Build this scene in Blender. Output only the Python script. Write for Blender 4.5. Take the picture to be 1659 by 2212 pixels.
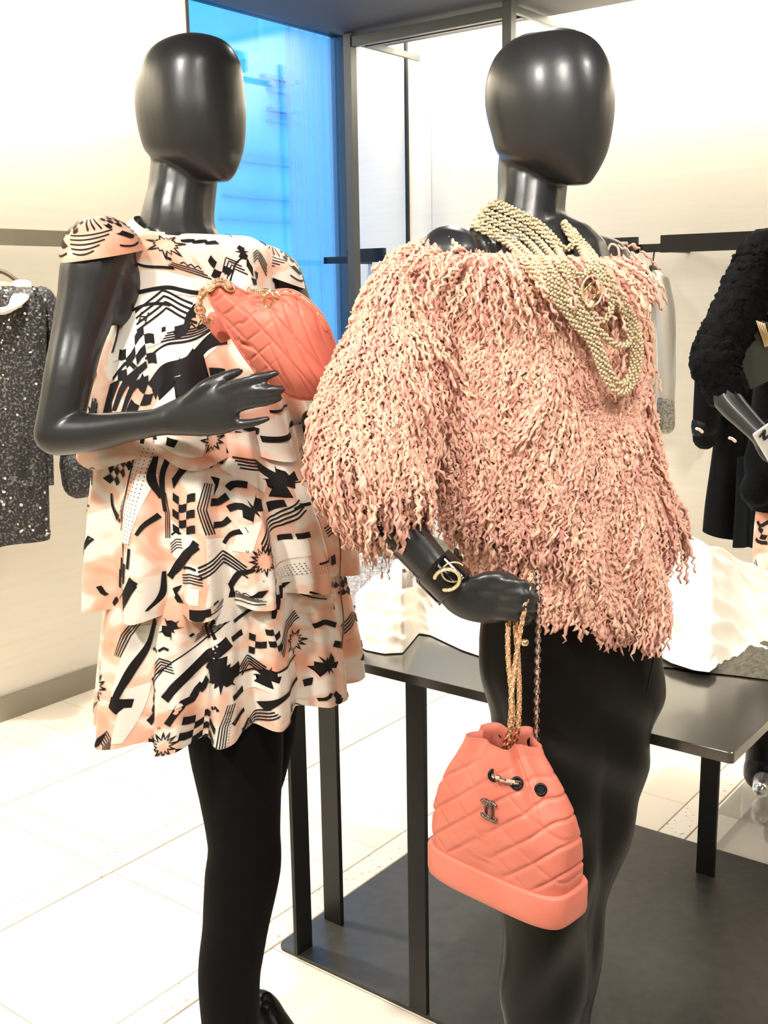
import bpy, bmesh, math, random
import numpy as np
from mathutils import Vector, Matrix
from mathutils.bvhtree import BVHTree

for o in list(bpy.data.objects):
    bpy.data.objects.remove(o)
SC = bpy.context.scene
COL = SC.collection
rng = np.random.default_rng(7)
random.seed(7)

# ------------------------------------------------------------------ camera
FPX, PITCH, ROLL, EYE = 2350.0, math.radians(11.5), 0.016, 1.42
cF = np.array([0, math.cos(PITCH), -math.sin(PITCH)])
cR0 = np.array([1.0, 0, 0]); cU0 = np.array([0, math.sin(PITCH), math.cos(PITCH)])
cR = cR0 * math.cos(ROLL) - cU0 * math.sin(ROLL)
cU = cU0 * math.cos(ROLL) + cR0 * math.sin(ROLL)
cO = np.array([0, 0, EYE])
cam_d = bpy.data.cameras.new('camera')
cam = bpy.data.objects.new('camera', cam_d); COL.objects.link(cam)
cam_d.sensor_fit = 'VERTICAL'; cam_d.sensor_height = 36.0; cam_d.lens = 36.0 * FPX / 2212.0
cam_d.clip_start = 0.05
cam.matrix_world = Matrix(((cR[0], cU[0], -cF[0], cO[0]), (cR[1], cU[1], -cF[1], cO[1]), (cR[2], cU[2], -cF[2], cO[2]), (0, 0, 0, 1)))
SC.camera = cam

# ------------------------------------------------------------------ view, world
SC.view_settings.view_transform = 'Standard'
SC.view_settings.look = 'None'
SC.view_settings.exposure = 0.28
SC.view_settings.gamma = 1.0
SC.view_settings.use_curve_mapping = False
try:
    SC.cycles.use_denoising = True
    SC.cycles.max_bounces = 5
    SC.cycles.diffuse_bounces = 3
    SC.cycles.glossy_bounces = 3
    SC.cycles.transmission_bounces = 2
    SC.cycles.transparent_max_bounces = 6
    SC.cycles.use_adaptive_sampling = True
    SC.cycles.adaptive_threshold = .1
    SC.cycles.sample_clamp_indirect = 6.0
except Exception:
    pass
W = bpy.data.worlds.new('daylight'); SC.world = W; W.use_nodes = True
bgn = W.node_tree.nodes['Background']
bgn.inputs[0].default_value = (0.10, 0.45, 1.0, 1); bgn.inputs[1].default_value = 2.1   # daylight outside the shop window

# building axes: A1 runs right and towards the camera, A2 runs right and away
AX = math.radians(52.5)
A2 = np.array([math.cos(AX), math.sin(AX), 0.0]); A1 = np.array([A2[1], -A2[0], 0.0])
def B(a, b, z=0.0): return A1 * a + A2 * b + np.array([0, 0, z])
WALL_L, WALL_B = -3.185, 3.93
WALL_R, WALL_F = 3.2, -3.0

def lamp(name, kind, loc, energy, color=(1, .9, .74), target=None, **kw):
    d = bpy.data.lights.new(name, kind); d.energy = energy; d.color = color
    for k, v in kw.items(): setattr(d, k, v)
    o = bpy.data.objects.new(name, d); COL.objects.link(o); o.location = loc
    if target is not None:
        o.rotation_euler = (Vector(target) - Vector(loc)).to_track_quat('-Z', 'Y').to_euler()
    return o
WARM = (1.0, .88, .70)
# wall washing strips hidden in the ceiling cove
s = lamp('cove_strip_back', 'AREA', B(-.6, 3.80, 2.54), 84, (1, .93, .785), B(-.6, 3.84, 1.4), shape='RECTANGLE', size=4.6, size_y=.06)
s.rotation_euler = Matrix((A1, np.cross(A2 * .35 + np.array([0, 0, -.937]), A1) * -1, -(A2 * .35 + np.array([0, 0, -.937])))).transposed().to_euler()
dl = -A1 * .40 + np.array([0, 0, -.917])
s = lamp('cove_strip_left', 'AREA', B(-2.98, .7, 2.54), 80, (1, .925, .76), None, shape='RECTANGLE', size=4.2, size_y=.08)
s.rotation_euler = Matrix((A2, np.cross(dl, A2) * -1, -dl)).transposed().to_euler()
# track spots under the ceiling
lamp('track_spot_a', 'SPOT', (-1.15, .45, 2.55), 125, (1, .94, .86), (-.25, 1.72, 1.15), spot_size=math.radians(62), spot_blend=.5, shadow_soft_size=.08)
lamp('track_spot_b', 'SPOT', (.15, .30, 2.50), 105, (1, .94, .86), (.25, 1.6, 1.0), spot_size=math.radians(62), spot_blend=.5, shadow_soft_size=.22)
lamp('track_spot_c', 'SPOT', (1.3, 1.0, 2.55), 70, (1, .94, .86), (.5, 1.9, .8), spot_size=math.radians(66), spot_blend=.5, shadow_soft_size=.14)
lamp('track_spot_d', 'SPOT', (.35, 2.9, 2.55), 75, (1, .95, .86), (.35, 2.3, .7), spot_size=math.radians(90), spot_blend=.4, shadow_soft_size=.05)
lamp('track_spot_e', 'SPOT', (-.95, 2.6, 2.55), 170, (1, .95, .86), (-.75, 2.5, 0), spot_size=math.radians(95), spot_blend=.5, shadow_soft_size=.05)
lamp('track_spot_f', 'SPOT', (1.2, 2.8, 2.55), 45, (1, .95, .86), (1.1, 3.0, .6), spot_size=math.radians(80), spot_blend=.5, shadow_soft_size=.05)
lamp('overhead_fill', 'AREA', (0, -.9, 2.57), 26, (1, .95, .88), (0, .2, 0), shape='RECTANGLE', size=2.2, size_y=.5)  # soft fill lamp added overhead; no ceiling panel is known here

# ------------------------------------------------------------------ helpers
def ray(x, y): return cF + cR * ((x - 829.5) / FPX) + cU * ((1106.0 - y) / FPX)
def at(x, y, Y):
    d = ray(x, y); return cO + d * (Y / d[1])
def atz(x, y, z):
    d = ray(x, y); return cO + d * ((z - EYE) / d[2])
def norm(v):
    v = np.asarray(v, float); return v / (np.linalg.norm(v) + 1e-12)

def empty(name, loc=(0, 0, 0)):
    o = bpy.data.objects.new(name, None); COL.objects.link(o); o.location = loc
    o.empty_display_size = .05
    return o
def tag(o, label, cat, group=None, kind=None):
    o['label'] = label; o['category'] = cat
    if group: o['group'] = group
    if kind: o['kind'] = kind
    return o
def structure(o): o['kind'] = 'structure'; return o
def mesh_data(name, V, F, mat=None, smooth=True):
    me = bpy.data.meshes.new(name)
    V = np.asarray(V, np.float32)
    if isinstance(F, np.ndarray):
        n, k = F.shape
        me.vertices.add(len(V)); me.vertices.foreach_set('co', V.ravel())
        me.loops.add(n * k); me.loops.foreach_set('vertex_index', F.astype(np.int32).ravel())
        me.polygons.add(n); me.polygons.foreach_set('loop_start', np.arange(0, n * k, k, dtype=np.int32))
        try: me.polygons.foreach_set('loop_total', np.full(n, k, np.int32))
        except Exception: pass
    else:
        me.from_pydata(V.tolist(), [], [list(map(int, f)) for f in F])
    me.update(calc_edges=True); me.validate()
    if smooth: me.polygons.foreach_set('use_smooth', np.ones(len(me.polygons), bool))
    if mat: me.materials.append(mat)
    return me
def link(name, me, parent=None):
    o = bpy.data.objects.new(name, me); COL.objects.link(o)
    if parent is not None:
        o.parent = parent
        if parent.type == 'EMPTY': o.matrix_parent_inverse = Matrix.Translation(-parent.location)   # meshes hold world coordinates
    return o
def obj(name, VF, mat, parent=None, smooth=True):
    return link(name, mesh_data(name, VF[0], VF[1], mat, smooth), parent)
def join(*parts):
    Vs, Fs, n = [], [], 0
    for V, F in parts:
        V = np.asarray(V, float)
        Vs.append(V); Fs += [[int(i) + n for i in f] for f in F]; n += len(V)
    return np.vstack(Vs), Fs
def grid_faces(n, m, wrap_u=True):
    """faces of an n x m grid of points stored row by row (m rows of n points)"""
    F = []
    for j in range(m - 1):
        for i in range(n if wrap_u else n - 1):
            k = (i + 1) % n
            F.append((j * n + i, j * n + k, (j + 1) * n + k, (j + 1) * n + i))
    return F
def loft(sections, cap0=True, cap1=True):
    n = len(sections[0]); m = len(sections)
    V = np.vstack(sections); F = grid_faces(n, m)
    if cap0: F.append(tuple(reversed(range(n))))
    if cap1: F.append(tuple(range((m - 1) * n, m * n)))
    return V, F
def spline(P, n):
    """Catmull-Rom through rows of P, n samples"""
    P = np.asarray(P, float); m = len(P)
    if m == 2:
        t = np.linspace(0, 1, n)[:, None]; return P[0] * (1 - t) + P[1] * t
    Q = np.vstack([2 * P[0] - P[1], P, 2 * P[-1] - P[-2]])
    t = np.linspace(0, m - 1, n); i = np.minimum(t.astype(int), m - 2); f = (t - i)[:, None]
    a, b, c, d = Q[i], Q[i + 1], Q[i + 2], Q[i + 3]
    return .5 * ((2 * b) + (-a + c) * f + (2 * a - 5 * b + 4 * c - d) * f ** 2 + (-a + 3 * b - 3 * c + d) * f ** 3)
def frames(P, ref=None):
    P = np.asarray(P, float); T = np.gradient(P, axis=0); T /= np.linalg.norm(T, axis=1)[:, None] + 1e-12
    N = np.zeros_like(P)
    r = np.array(ref if ref is not None else (0, 0, 1.0), float)
    if abs(norm(r) @ T[0]) > .95: r = np.array([1.0, 0, 0])
    v = r - T[0] * (r @ T[0]); N[0] = norm(v)
    for i in range(1, len(P)):
        q = (np.array(ref, float) if ref is not None else N[i - 1]); v = q - T[i] * (q @ T[i])
        if np.linalg.norm(v) < .05: v = N[i - 1] - T[i] * (N[i - 1] @ T[i])
        N[i] = norm(v)
    return T, N, np.cross(T, N)
def tube(P, R, sides=12, R2=None, ref=None, round_ends=True, cap=True):
    """tube along P; R radius along the reference direction, R2 across it; ends rounded"""
    P = np.asarray(P, float); R = np.broadcast_to(np.asarray(R, float), (len(P),)).copy()
    R2 = R.copy() if R2 is None else np.broadcast_to(np.asarray(R2, float), (len(P),)).copy()
    T, N, Bn = frames(P, ref)
    if round_ends:
        k = [.38, .71, .92]
        pre, post = [], []
        for c in k:
            h = math.sqrt(1 - c * c)
            pre.append((P[0] - T[0] * min(R[0], R2[0]) * h, R[0] * c, R2[0] * c, N[0], Bn[0]))
            post.append((P[-1] + T[-1] * min(R[-1], R2[-1]) * h, R[-1] * c, R2[-1] * c, N[-1], Bn[-1]))
        rows = pre + [(P[i], R[i], R2[i], N[i], Bn[i]) for i in range(len(P))] + post[::-1]
    else:
        rows = [(P[i], R[i], R2[i], N[i], Bn[i]) for i in range(len(P))]
    a = np.linspace(0, 2 * np.pi, sides, endpoint=False)
    secs = [p + np.outer(np.cos(a) * r1, n) + np.outer(np.sin(a) * r2, b) for p, r1, r2, n, b in rows]
    return loft(secs, cap, cap)
def ball(c, r, nu=16, nv=10):
    r = np.broadcast_to(np.asarray(r, float), (3,))
    a = np.linspace(0, 2 * np.pi, nu, endpoint=False); secs = []
    for j in range(1, nv):
        t = math.pi * j / nv
        secs.append(np.array(c) + np.stack([np.cos(a) * math.sin(t) * r[0], np.sin(a) * math.sin(t) * r[1], np.full(nu, -math.cos(t) * r[2])], 1))
    return loft(secs)
def obox(c, x, y, z, hx, hy, hz):
    c = np.asarray(c, float); V = []
    for k in (-1, 1):
        for j in (-1, 1):
            for i in (-1, 1): V.append(c + np.asarray(x) * hx * i + np.asarray(y) * hy * j + np.asarray(z) * hz * k)
    return np.array(V), [(0, 2, 3, 1), (4, 5, 7, 6), (0, 1, 5, 4), (2, 6, 7, 3), (0, 4, 6, 2), (1, 3, 7, 5)]
ZZ = np.array([0, 0, 1.0])
def bbox(a0, a1, b0, b1, z0, z1):
    """box in building axes"""
    return obox(B((a0 + a1) / 2, (b0 + b1) / 2, (z0 + z1) / 2), A1, A2, ZZ, (a1 - a0) / 2, (b1 - b0) / 2, (z1 - z0) / 2)
def bevel(o, w=.002, seg=2):
    m = o.modifiers.new('bevel', 'BEVEL'); m.width = w; m.segments = seg; m.limit_method = 'ANGLE'; m.angle_limit = .6
    return o
def bake(o):
    dg = bpy.context.evaluated_depsgraph_get(); dg.update()
    me = bpy.data.meshes.new_from_object(o.evaluated_get(dg)); o.modifiers.clear(); o.data = me
    return o
def fuse(name, parts, mat, voxel=.004, smooth=6, parent=None):
    """several overlapping closed shapes melted into one continuous surface"""
    o = obj(name, join(*parts), mat, parent)
    m = o.modifiers.new('r', 'REMESH'); m.mode = 'VOXEL'; m.voxel_size = voxel; m.use_smooth_shade = True
    if smooth:
        s_ = o.modifiers.new('s', 'SMOOTH'); s_.factor = .5; s_.iterations = smooth
    bake(o)
    if not o.data.materials: o.data.materials.append(mat)
    return o

# ------------------------------------------------------------------ materials
def mat(name, color, rough=.5, metal=0.0, spec=.5, noise=None, bump=None, coat=0.0, sheen=0.0, coords='Object', **kw):
    """noise = (scale, other colour, lo, hi[, stretch]); bump = (scale, strength[, distance, stretch])"""
    m = bpy.data.materials.new(name); m.use_nodes = True
    nt = m.node_tree; N = nt.nodes; L = nt.links; b = N['Principled BSDF']
    b.inputs['Base Color'].default_value = (*color, 1); b.inputs['Roughness'].default_value = rough
    b.inputs['Metallic'].default_value = metal; b.inputs['Specular IOR Level'].default_value = spec
    b.inputs['Coat Weight'].default_value = coat; b.inputs['Sheen Weight'].default_value = sheen
    for k, v in kw.items(): b.inputs[k.replace('_', ' ')].default_value = v
    tc = N.new('ShaderNodeTexCoord')
    def noise_node(scale, stretch=None, detail=4):
        mp = N.new('ShaderNodeMapping'); L.new(tc.outputs[coords], mp.inputs[0])
        if stretch: mp.inputs['Scale'].default_value = stretch
        n = N.new('ShaderNodeTexNoise'); n.inputs['Scale'].default_value = scale; n.inputs['Detail'].default_value = detail
        L.new(mp.outputs[0], n.inputs['Vector']); return n
    if noise:
        n = noise_node(noise[0], noise[4] if len(noise) > 4 else None)
        r = N.new('ShaderNodeValToRGB'); r.color_ramp.elements[0].position = noise[2]; r.color_ramp.elements[1].position = noise[3]
        r.color_ramp.elements[0].color = (*color, 1); r.color_ramp.elements[1].color = (*noise[1], 1)
        L.new(n.outputs['Fac'], r.inputs[0]); L.new(r.outputs[0], b.inputs['Base Color'])
    if bump:
        n = noise_node(bump[0], bump[3] if len(bump) > 3 else None, 6)
        bp = N.new('ShaderNodeBump'); bp.inputs['Strength'].default_value = bump[1]
        bp.inputs['Distance'].default_value = bump[2] if len(bump) > 2 else .002
        L.new(n.outputs['Fac'], bp.inputs['Height']); L.new(bp.outputs[0], b.inputs['Normal'])
    return m
M = {}
M['wall'] = mat('cream_wall_cloth', (.82, .775, .68), .7, noise=(3, (.79, .74, .64), .35, .75, (1, 1, 22)), bump=(9, .08, .002, (1, 1, 30)))
M['tile'] = mat('pale_stone_tile', (.80, .72, .62), .38, noise=(2.2, (.74, .65, .54), .4, .75), bump=(60, .05))
M['grout'] = mat('pale_grout', (.62, .52, .42), .8)
M['mosaic'] = mat('rough_stone_strip', (.82, .75, .65), .6, noise=(70, (.36, .24, .15), .60, .70), bump=(90, .6, .003))
M['ceil'] = mat('dark_ceiling', (.035, .035, .038), .6)
M['bronze'] = mat('bronze_metal', (.30, .27, .22), .42, .45)
M['steel'] = mat('dark_steel', (.09, .095, .10), .42, .6)
M['black_metal'] = mat('black_powder_coated_metal', (.009, .009, .009), .42, .0, .35)
M['table'] = mat('dark_table_laminate', (.030, .028, .022), .22, .0, .9, noise=(5, (.038, .035, .028), .3, .7), coat=.9, Coat_Roughness=.14)
M['plate'] = mat('dark_base_plate', (.034, .033, .030), .34, .0, .6, noise=(40, (.06, .056, .05), .3, .8))
M['mannequin'] = mat('satin_black_mannequin', (.019, .0195, .021), .35, .0, .55, coat=.12, Coat_Roughness=.18)
M['knit'] = mat('black_legging_cloth', (.003, .003, .0035), .85, spec=.12, bump=(300, .2, .001))
M['leather_black'] = mat('black_leather', (.0035, .0038, .0035), .36, spec=.26, bump=(120, .12, .001))
M['coral'] = mat('coral_leather', (.68, .185, .128), .42, spec=.3, noise=(14, (.72, .22, .155), .3, .7), bump=(160, .18, .001))
M['ribbon'] = mat('pale_coral_ribbon', (.80, .42, .29), .5, spec=.3)
M['coral_in'] = mat('coral_lining', (.55, .16, .11), .7)
M['gold'] = mat('pale_gold_metal', (.95, .72, .40), .2, 1.0)
M['ruthen'] = mat('dark_silver_metal', (.20, .19, .18), .22, 1.0)
M['eyelet'] = mat('black_metal_eyelet', (.012, .012, .012), .3, .6)
M['pearl'] = mat('gold_pearl', (.76, .64, .42), .25, .25, .6, coat=.4)
M['crystal'] = mat('crystal_paste', (.93, .86, .58), .12, .6)
M['acrylic_black'] = mat('black_acrylic', (.005, .005, .006), .10, coat=.5)
M['tulle'] = mat('white_tulle', (.90, .84, .72), .75, noise=(4, (.80, .72, .58), .45, .8), bump=(45, .35, .004), sheen=.3)
M['silk'] = mat('white_silk', (.90, .87, .80), .45, noise=(5, (.84, .80, .70), .4, .8), bump=(30, .25, .004))
M['tweed_grey'] = mat('grey_tweed', (.20, .19, .20), .9, noise=(160, (.42, .41, .43), .45, .65), bump=(180, .6, .002))
M['tweed_olive'] = mat('olive_tweed', (.085, .075, .055), .9, noise=(120, (.15, .135, .10), .4, .7), bump=(160, .5, .002))
M['sequin'] = mat('black_sequin_cloth', (.020, .019, .020), .45, .3, noise=(130, (.16, .15, .15), .52, .66), bump=(150, .9, .004))
M['sparkle'] = mat('sparkling_black_knit', (.0025, .0025, .003), .8, spec=.12, noise=(150, (.10, .10, .09), .72, .80), bump=(120, .8, .004))
M['coat'] = mat('black_cotton', (.003, .003, .0035), .75, spec=.15, bump=(80, .2))
M['navy'] = mat('dark_navy_cloth', (.005, .008, .012), .75, spec=.2, bump=(80, .2))
M['collar'] = mat('white_collar', (.85, .80, .72), .6)
M['wood'] = mat('dark_wood_hanger', (.07, .045, .025), .45)
M['print_black'] = mat('black_print', (.010, .008, .008), .65, spec=.2)
M['print_white'] = mat('white_print', (.84, .78, .70), .65, spec=.2)
# ------------------------------------------------------------------ room shell
CEIL = 2.60
floor = structure(obj('floor', bbox(WALL_L - .1, WALL_R + .1, WALL_F - .1, WALL_B + .1, -.12, -.006), M['grout']))
rows = [.40, .52, .85, .97, 1.089, 1.56, 1.645, 1.905, 2.04, 2.215, 2.41, 2.74, 3.03, 3.14, 3.45, 3.93]
strip0, pitch_a, strip_w = -2.15, .548, .075
tile_cache = {}
def slab(name, a0, a1, b0, b1, h, m, parent):
    key = (name, round(a1 - a0, 3), round(b1 - b0, 3))
    if key not in tile_cache:
        w, d = (a1 - a0) / 2, (b1 - b0) / 2; c = min(.0015, w / 4)
        V, F = [], []
        for z, i in ((-.006, 0), (h - .0012, 0), (h, c)):
            for sx, sy in ((-1, -1), (1, -1), (1, 1), (-1, 1)): V.append((sx * (w - i), sy * (d - i), z))
        F = grid_faces(4, 3) + [(8, 9, 10, 11)]
        tile_cache[key] = mesh_data(name, V, F, m, False)
    o = link(name, tile_cache[key], parent)
    o.location = B((a0 + a1) / 2, (b0 + b1) / 2, 0); o.rotation_euler = (0, 0, math.atan2(A1[1], A1[0]))
    return o
k = -3
while True:
    s0 = strip0 + pitch_a * k
    if s0 > 1.3: break
    a0, a1 = s0 + strip_w, s0 + pitch_a
    lo = max(a0, WALL_L)
    if a1 > WALL_L:
        for r0, r1 in zip(rows[:-1], rows[1:]):
            slab('floor_tile', lo + .0012, a1 - .002, r0 + .001, r1 - .001, 0.0, M['tile'], floor)
    if s0 > WALL_L:
        for r0, r1 in zip(rows[:-1], rows[1:]):
            slab('stone_strip', s0 + .002, s0 + strip_w - .002, r0 + .0005, r1 - .0005, .0012, M['mosaic'], floor)
    k += 1
end_a = s0
slab('floor_tile', WALL_L, WALL_R, WALL_F, rows[0] - .002, 0.0, M['tile'], floor)
slab('floor_tile', end_a, WALL_R, rows[0], WALL_B, 0.0, M['tile'], floor)

WIN0, WIN1, WINZ0, WINZ1 = 2.995, 3.93, .12, 2.595
wl = structure(obj('wall_left', join(bbox(WALL_L - .12, WALL_L, WALL_F - .1, WIN0, 0, CEIL), bbox(WALL_L - .12, WALL_L, WIN0, WALL_B + .1, 0, WINZ0),
                                     bbox(WALL_L - .12, WALL_L, WIN0, WALL_B + .1, WINZ1, CEIL), bbox(WALL_L - .12, WALL_L - .10, WIN1 + .02, WALL_B + .1, WINZ0, WINZ1)), M['wall'], smooth=False))
wb = structure(obj('wall_back', bbox(WALL_L - .1, WALL_R + .1, WALL_B + .012, WALL_B + .14, 0, CEIL), M['grout'], smooth=False))
pan = [WALL_L, -2.856, -2.734, -1.20, .30, 1.80, WALL_R]
for p0, p1 in zip(pan[:-1], pan[1:]):
    obj('wall_panel', bbox(p0 + .0012, p1 - .0012, WALL_B, WALL_B + .014, 0, CEIL), M['wall'], wb, False)
structure(obj('wall_right', bbox(WALL_R, WALL_R + .1, WALL_F - .1, WALL_B + .1, 0, CEIL), M['wall'], smooth=False))
structure(obj('wall_front', bbox(WALL_L - .1, WALL_R + .1, WALL_F - .1, WALL_F, 0, CEIL), M['wall'], smooth=False))
structure(obj('ceiling', bbox(WALL_L - .1, WALL_R + .1, WALL_F - .1, WALL_B + .1, CEIL, CEIL + .1), M['ceil'], smooth=False))
# lowered dark soffit along the back wall with a light slot against the wall
structure(obj('ceiling_soffit', bbox(-2.83, WALL_R, 2.75, 3.74, 2.387, 2.47), M['ceil'], smooth=False))
structure(obj('trim_1', bbox(WALL_L - .001, WALL_L + .018, WALL_F, WIN0, .0, .083), M['bronze'], smooth=False))
structure(obj('trim_2', bbox(WALL_L, WALL_R, WALL_B - .016, WALL_B + .001, 0, .083), M['bronze'], smooth=False))
structure(obj('trim_3', bbox(-2.862, -2.850, WALL_B - .014, WALL_B + .002, .083, 2.44), M['black_metal'], smooth=False))

# shop window with daylight outside
win = structure(empty('window_1', B(WALL_L - .05, (WIN0 + WIN1) / 2, WINZ0)))
def wpart(n, *b, m='steel'): return obj(n, bbox(*b), M[m], win, False)
wpart('window_frame', WALL_L - .08, WALL_L + .004, WIN0 - .002, WIN0 + .012, WINZ0, WINZ1)
wpart('window_frame', WALL_L - .08, WALL_L + .004, WIN1 - .008, WIN1 + .004, WINZ0, WINZ1)
wpart('window_sill', WALL_L - .08, WALL_L + .004, WIN0 + .012, WIN1 - .02, WINZ0, WINZ0 + .02)
wpart('window_frame', WALL_L - .08, WALL_L + .004, WIN0 + .012, WIN1 - .02, WINZ1 - .015, WINZ1)
wpart('transom_bar', WALL_L - .06, WALL_L + .004, WIN0 + .012, WIN1 - .02, 2.507, 2.525, m='black_metal')
gm = bpy.data.materials.new('window_glass'); gm.use_nodes = True
N_, L_ = gm.node_tree.nodes, gm.node_tree.links; N_.remove(N_['Principled BSDF'])
tr = N_.new('ShaderNodeBsdfTransparent'); tr.inputs[0].default_value = (.82, .94, 1, 1)
gl = N_.new('ShaderNodeBsdfGlossy'); gl.inputs['Roughness'].default_value = .02
mx = N_.new('ShaderNodeMixShader'); mx.inputs[0].default_value = .06; L_.new(tr.outputs[0], mx.inputs[1]); L_.new(gl.outputs[0], mx.inputs[2])
L_.new(mx.outputs[0], N_['Material Output'].inputs[0])
M['glass'] = gm
wpart('pane', WALL_L - .035, WALL_L - .027, WIN0 + .012, WIN1 - .02, WINZ0 + .02, 2.507, m='glass')
wpart('pane', WALL_L - .035, WALL_L - .027, WIN0 + .012, WIN1 - .02, 2.525, WINZ1 - .015, m='glass')
# sheer curtain beside the corner
cm = bpy.data.materials.new('sheer_curtain'); cm.use_nodes = True
N_, L_ = cm.node_tree.nodes, cm.node_tree.links; N_.remove(N_['Principled BSDF'])
t1 = N_.new('ShaderNodeBsdfTranslucent'); t1.inputs[0].default_value = (.75, .80, .85, 1)
t2 = N_.new('ShaderNodeBsdfTransparent'); t2.inputs[0].default_value = (.8, .88, .95, 1)
mx = N_.new('ShaderNodeMixShader'); mx.inputs[0].default_value = .45
L_.new(t1.outputs[0], mx.inputs[1]); L_.new(t2.outputs[0], mx.inputs[2]); L_.new(mx.outputs[0], N_['Material Output'].inputs[0])
M['sheer'] = cm
nb = 90; bb = np.linspace(3.60, 3.91, nb); zz = np.linspace(.14, 2.50, 4)
cv = [B(WALL_L - .055 + .010 * math.sin(b * 190) + .006 * math.sin(b * 77), b, z) for z in zz for b in bb]
cur = obj('curtain', (np.array(cv), grid_faces(nb, 4, False)), M['sheer'])
tag(cur, 'sheer gathered curtain behind the blue shop window near the corner', 'curtain')
# street front seen through the glass
M['facade'] = mat('pale_facade', (.74, .78, .80), .8, noise=(2, (.66, .70, .74), .4, .7))
M['facade_line'] = mat('facade_ledge', (.50, .54, .58), .8)
M['facade_win'] = mat('facade_window_sky_white', (.98, .98, .98), .35)  # near-white colour stands in for sky reflected in the facade windows
bd = empty('office_building', B(-7.0, 7.5, -2))
obj('facade', bbox(-7.6, -7.0, 1.0, 14.0, -2, 7), M['facade'], bd, False)
def fac(name, x0, y0, x1, y1, m, d=.05):
    def onp(x, y):
        dd = ray(x, y); t = (-7.0 - cO @ A1) / (dd @ A1); p = cO + dd * t; return p @ A2, p[2]
    b0, z1 = onp(x0, y0); b1, z0 = onp(x1, y1)
    obj(name, bbox(-7.0, -7.0 + d, b0, b1, z0, z1), M[m], bd, False)
for r in ((514, 112, 552, 135), (612, 142, 634, 158), (620, 190, 634, 216), (620, 222, 634, 262), (622, 266, 634, 292)): fac('facade_window', *r, 'facade_win')
for r in ((560, 168, 634, 176), (575, 198, 634, 202), (575, 240, 634, 244), (575, 264, 634, 268), (470, 345, 640, 348), (480, 425, 640, 433), (470, 475, 640, 482)): fac('facade_ledge', *r, 'facade_line', .08)
fac('downpipe', 556, 40, 560, 168, 'facade_win', .06)
tag(bd, 'pale building with bright windows seen through the blue shop window', 'building')

# hanging rails
rb = empty('wall_rail', B(-2.2, WALL_B - .02, 1.56))
for n, q in (('rail_bar', (-3.08, WALL_R, 3.62, 3.632, 1.535, 1.563)), ('rail_plate', (-2.936, -2.745, 3.60, 3.62, 1.535, 1.590)), ('rail_plate', (-2.10, -1.647, 3.60, 3.62, 1.532, 1.588)),
             ('rail_plate', (-1.560, -1.0, 3.60, 3.62, 1.532, 1.590)), ('bracket', (-3.08, -3.06, 3.62, 3.93, 1.537, 1.561)), ('bracket', (-1.60, -1.585, 3.632, 3.93, 1.537, 1.561)), ('bracket', (-.4, -.38, 3.632, 3.93, 1.537, 1.561))):
    bevel(obj(n, bbox(*q), M['black_metal'], rb, False), .001)
tag(rb, 'black hanging rail with stepped plates on the wall behind the fringed jacket', 'rail')
rl = empty('wall_rail', B(WALL_L + .2, 2.2, 1.6))
for n, q in (('rail_bar', (WALL_L + .205, WALL_L + .222, -.5, 2.9, 1.573, 1.622)), ('bracket', (WALL_L, WALL_L + .205, 2.86, 2.88, 1.585, 1.61)), ('bracket', (WALL_L, WALL_L + .205, .6, .62, 1.585, 1.61))):
    bevel(obj(n, bbox(*q), M['bronze'], rl, False), .001)
tag(rl, 'bronze hanging rail on the wall behind the printed dress', 'rail')

# metal rack frame in the corner
rk = empty('display_rack', B(-2.43, 3.6, 0))
for n, q in (('post', (-2.806, -2.770, 3.446, 3.482, 0, 2.385)), ('post', (-2.09, -2.054, 3.433, 3.469, 0, 2.385)),
             ('top_bar', (-2.77, -2.09, 3.452, 3.476, 2.335, 2.372)), ('side_bar', (-2.798, -2.780, 3.482, 3.92, 2.352, 2.376)), ('side_bar', (-2.080, -2.062, 3.469, 3.92, 2.352, 2.376)),
             ('top_bar', (-2.78, -2.08, 3.55, 3.57, 2.35, 2.372))):
    bevel(obj(n, bbox(*q), M['steel'], rk, False), .001)
tag(rk, 'grey metal rack frame of posts and bars beside the blue window', 'rack')
# ------------------------------------------------------------------ display table
TO = np.array([-.253, 2.165, 0.0]); TA, TB = TO @ A1, TO @ A2          # front left corner
tb = empty('display_table', TO)
def rslab(a0, a1, b0, b1, z0, z1, r=.02, n=6):
    pts = []
    for cx, cy, s in ((a1 - r, b1 - r, 0), (a0 + r, b1 - r, 1), (a0 + r, b0 + r, 2), (a1 - r, b0 + r, 3)):
        for i in range(n):
            t = math.pi / 2 * (s + i / (n - 1)); pts.append(B(cx + r * math.cos(t), cy + r * math.sin(t)))
    pts = np.array(pts); return loft([pts + ZZ * z0, pts + ZZ * (z1 - .001), (pts - pts.mean(0)) * .9985 + pts.mean(0) + ZZ * z1])
top = obj('table_top', rslab(TA, TA + 1.0, TB - .035, TB + .97, .712, .73, .008), M['table'], tb, False)
obj('base_plate', rslab(TA, TA + 1.0, TB, TB + .97, .0, .008, .022), M['plate'], tb, False)
def leg(a, b, wa, wb): bevel(obj('leg', bbox(a - wa / 2, a + wa / 2, b - wb / 2, b + wb / 2, .008, .712), M['black_metal'], tb, False), .0012)
leg(TA + .062, TB + .020, .010, .050)
leg(TA + .045, TB + .145, .050, .012)
leg(TA + .385, TB + .004, .042, .012)
leg(TA + .652, TB + .835, .045, .012)
tag(tb, 'dark display table with flat metal legs on a black base plate', 'table')
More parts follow.
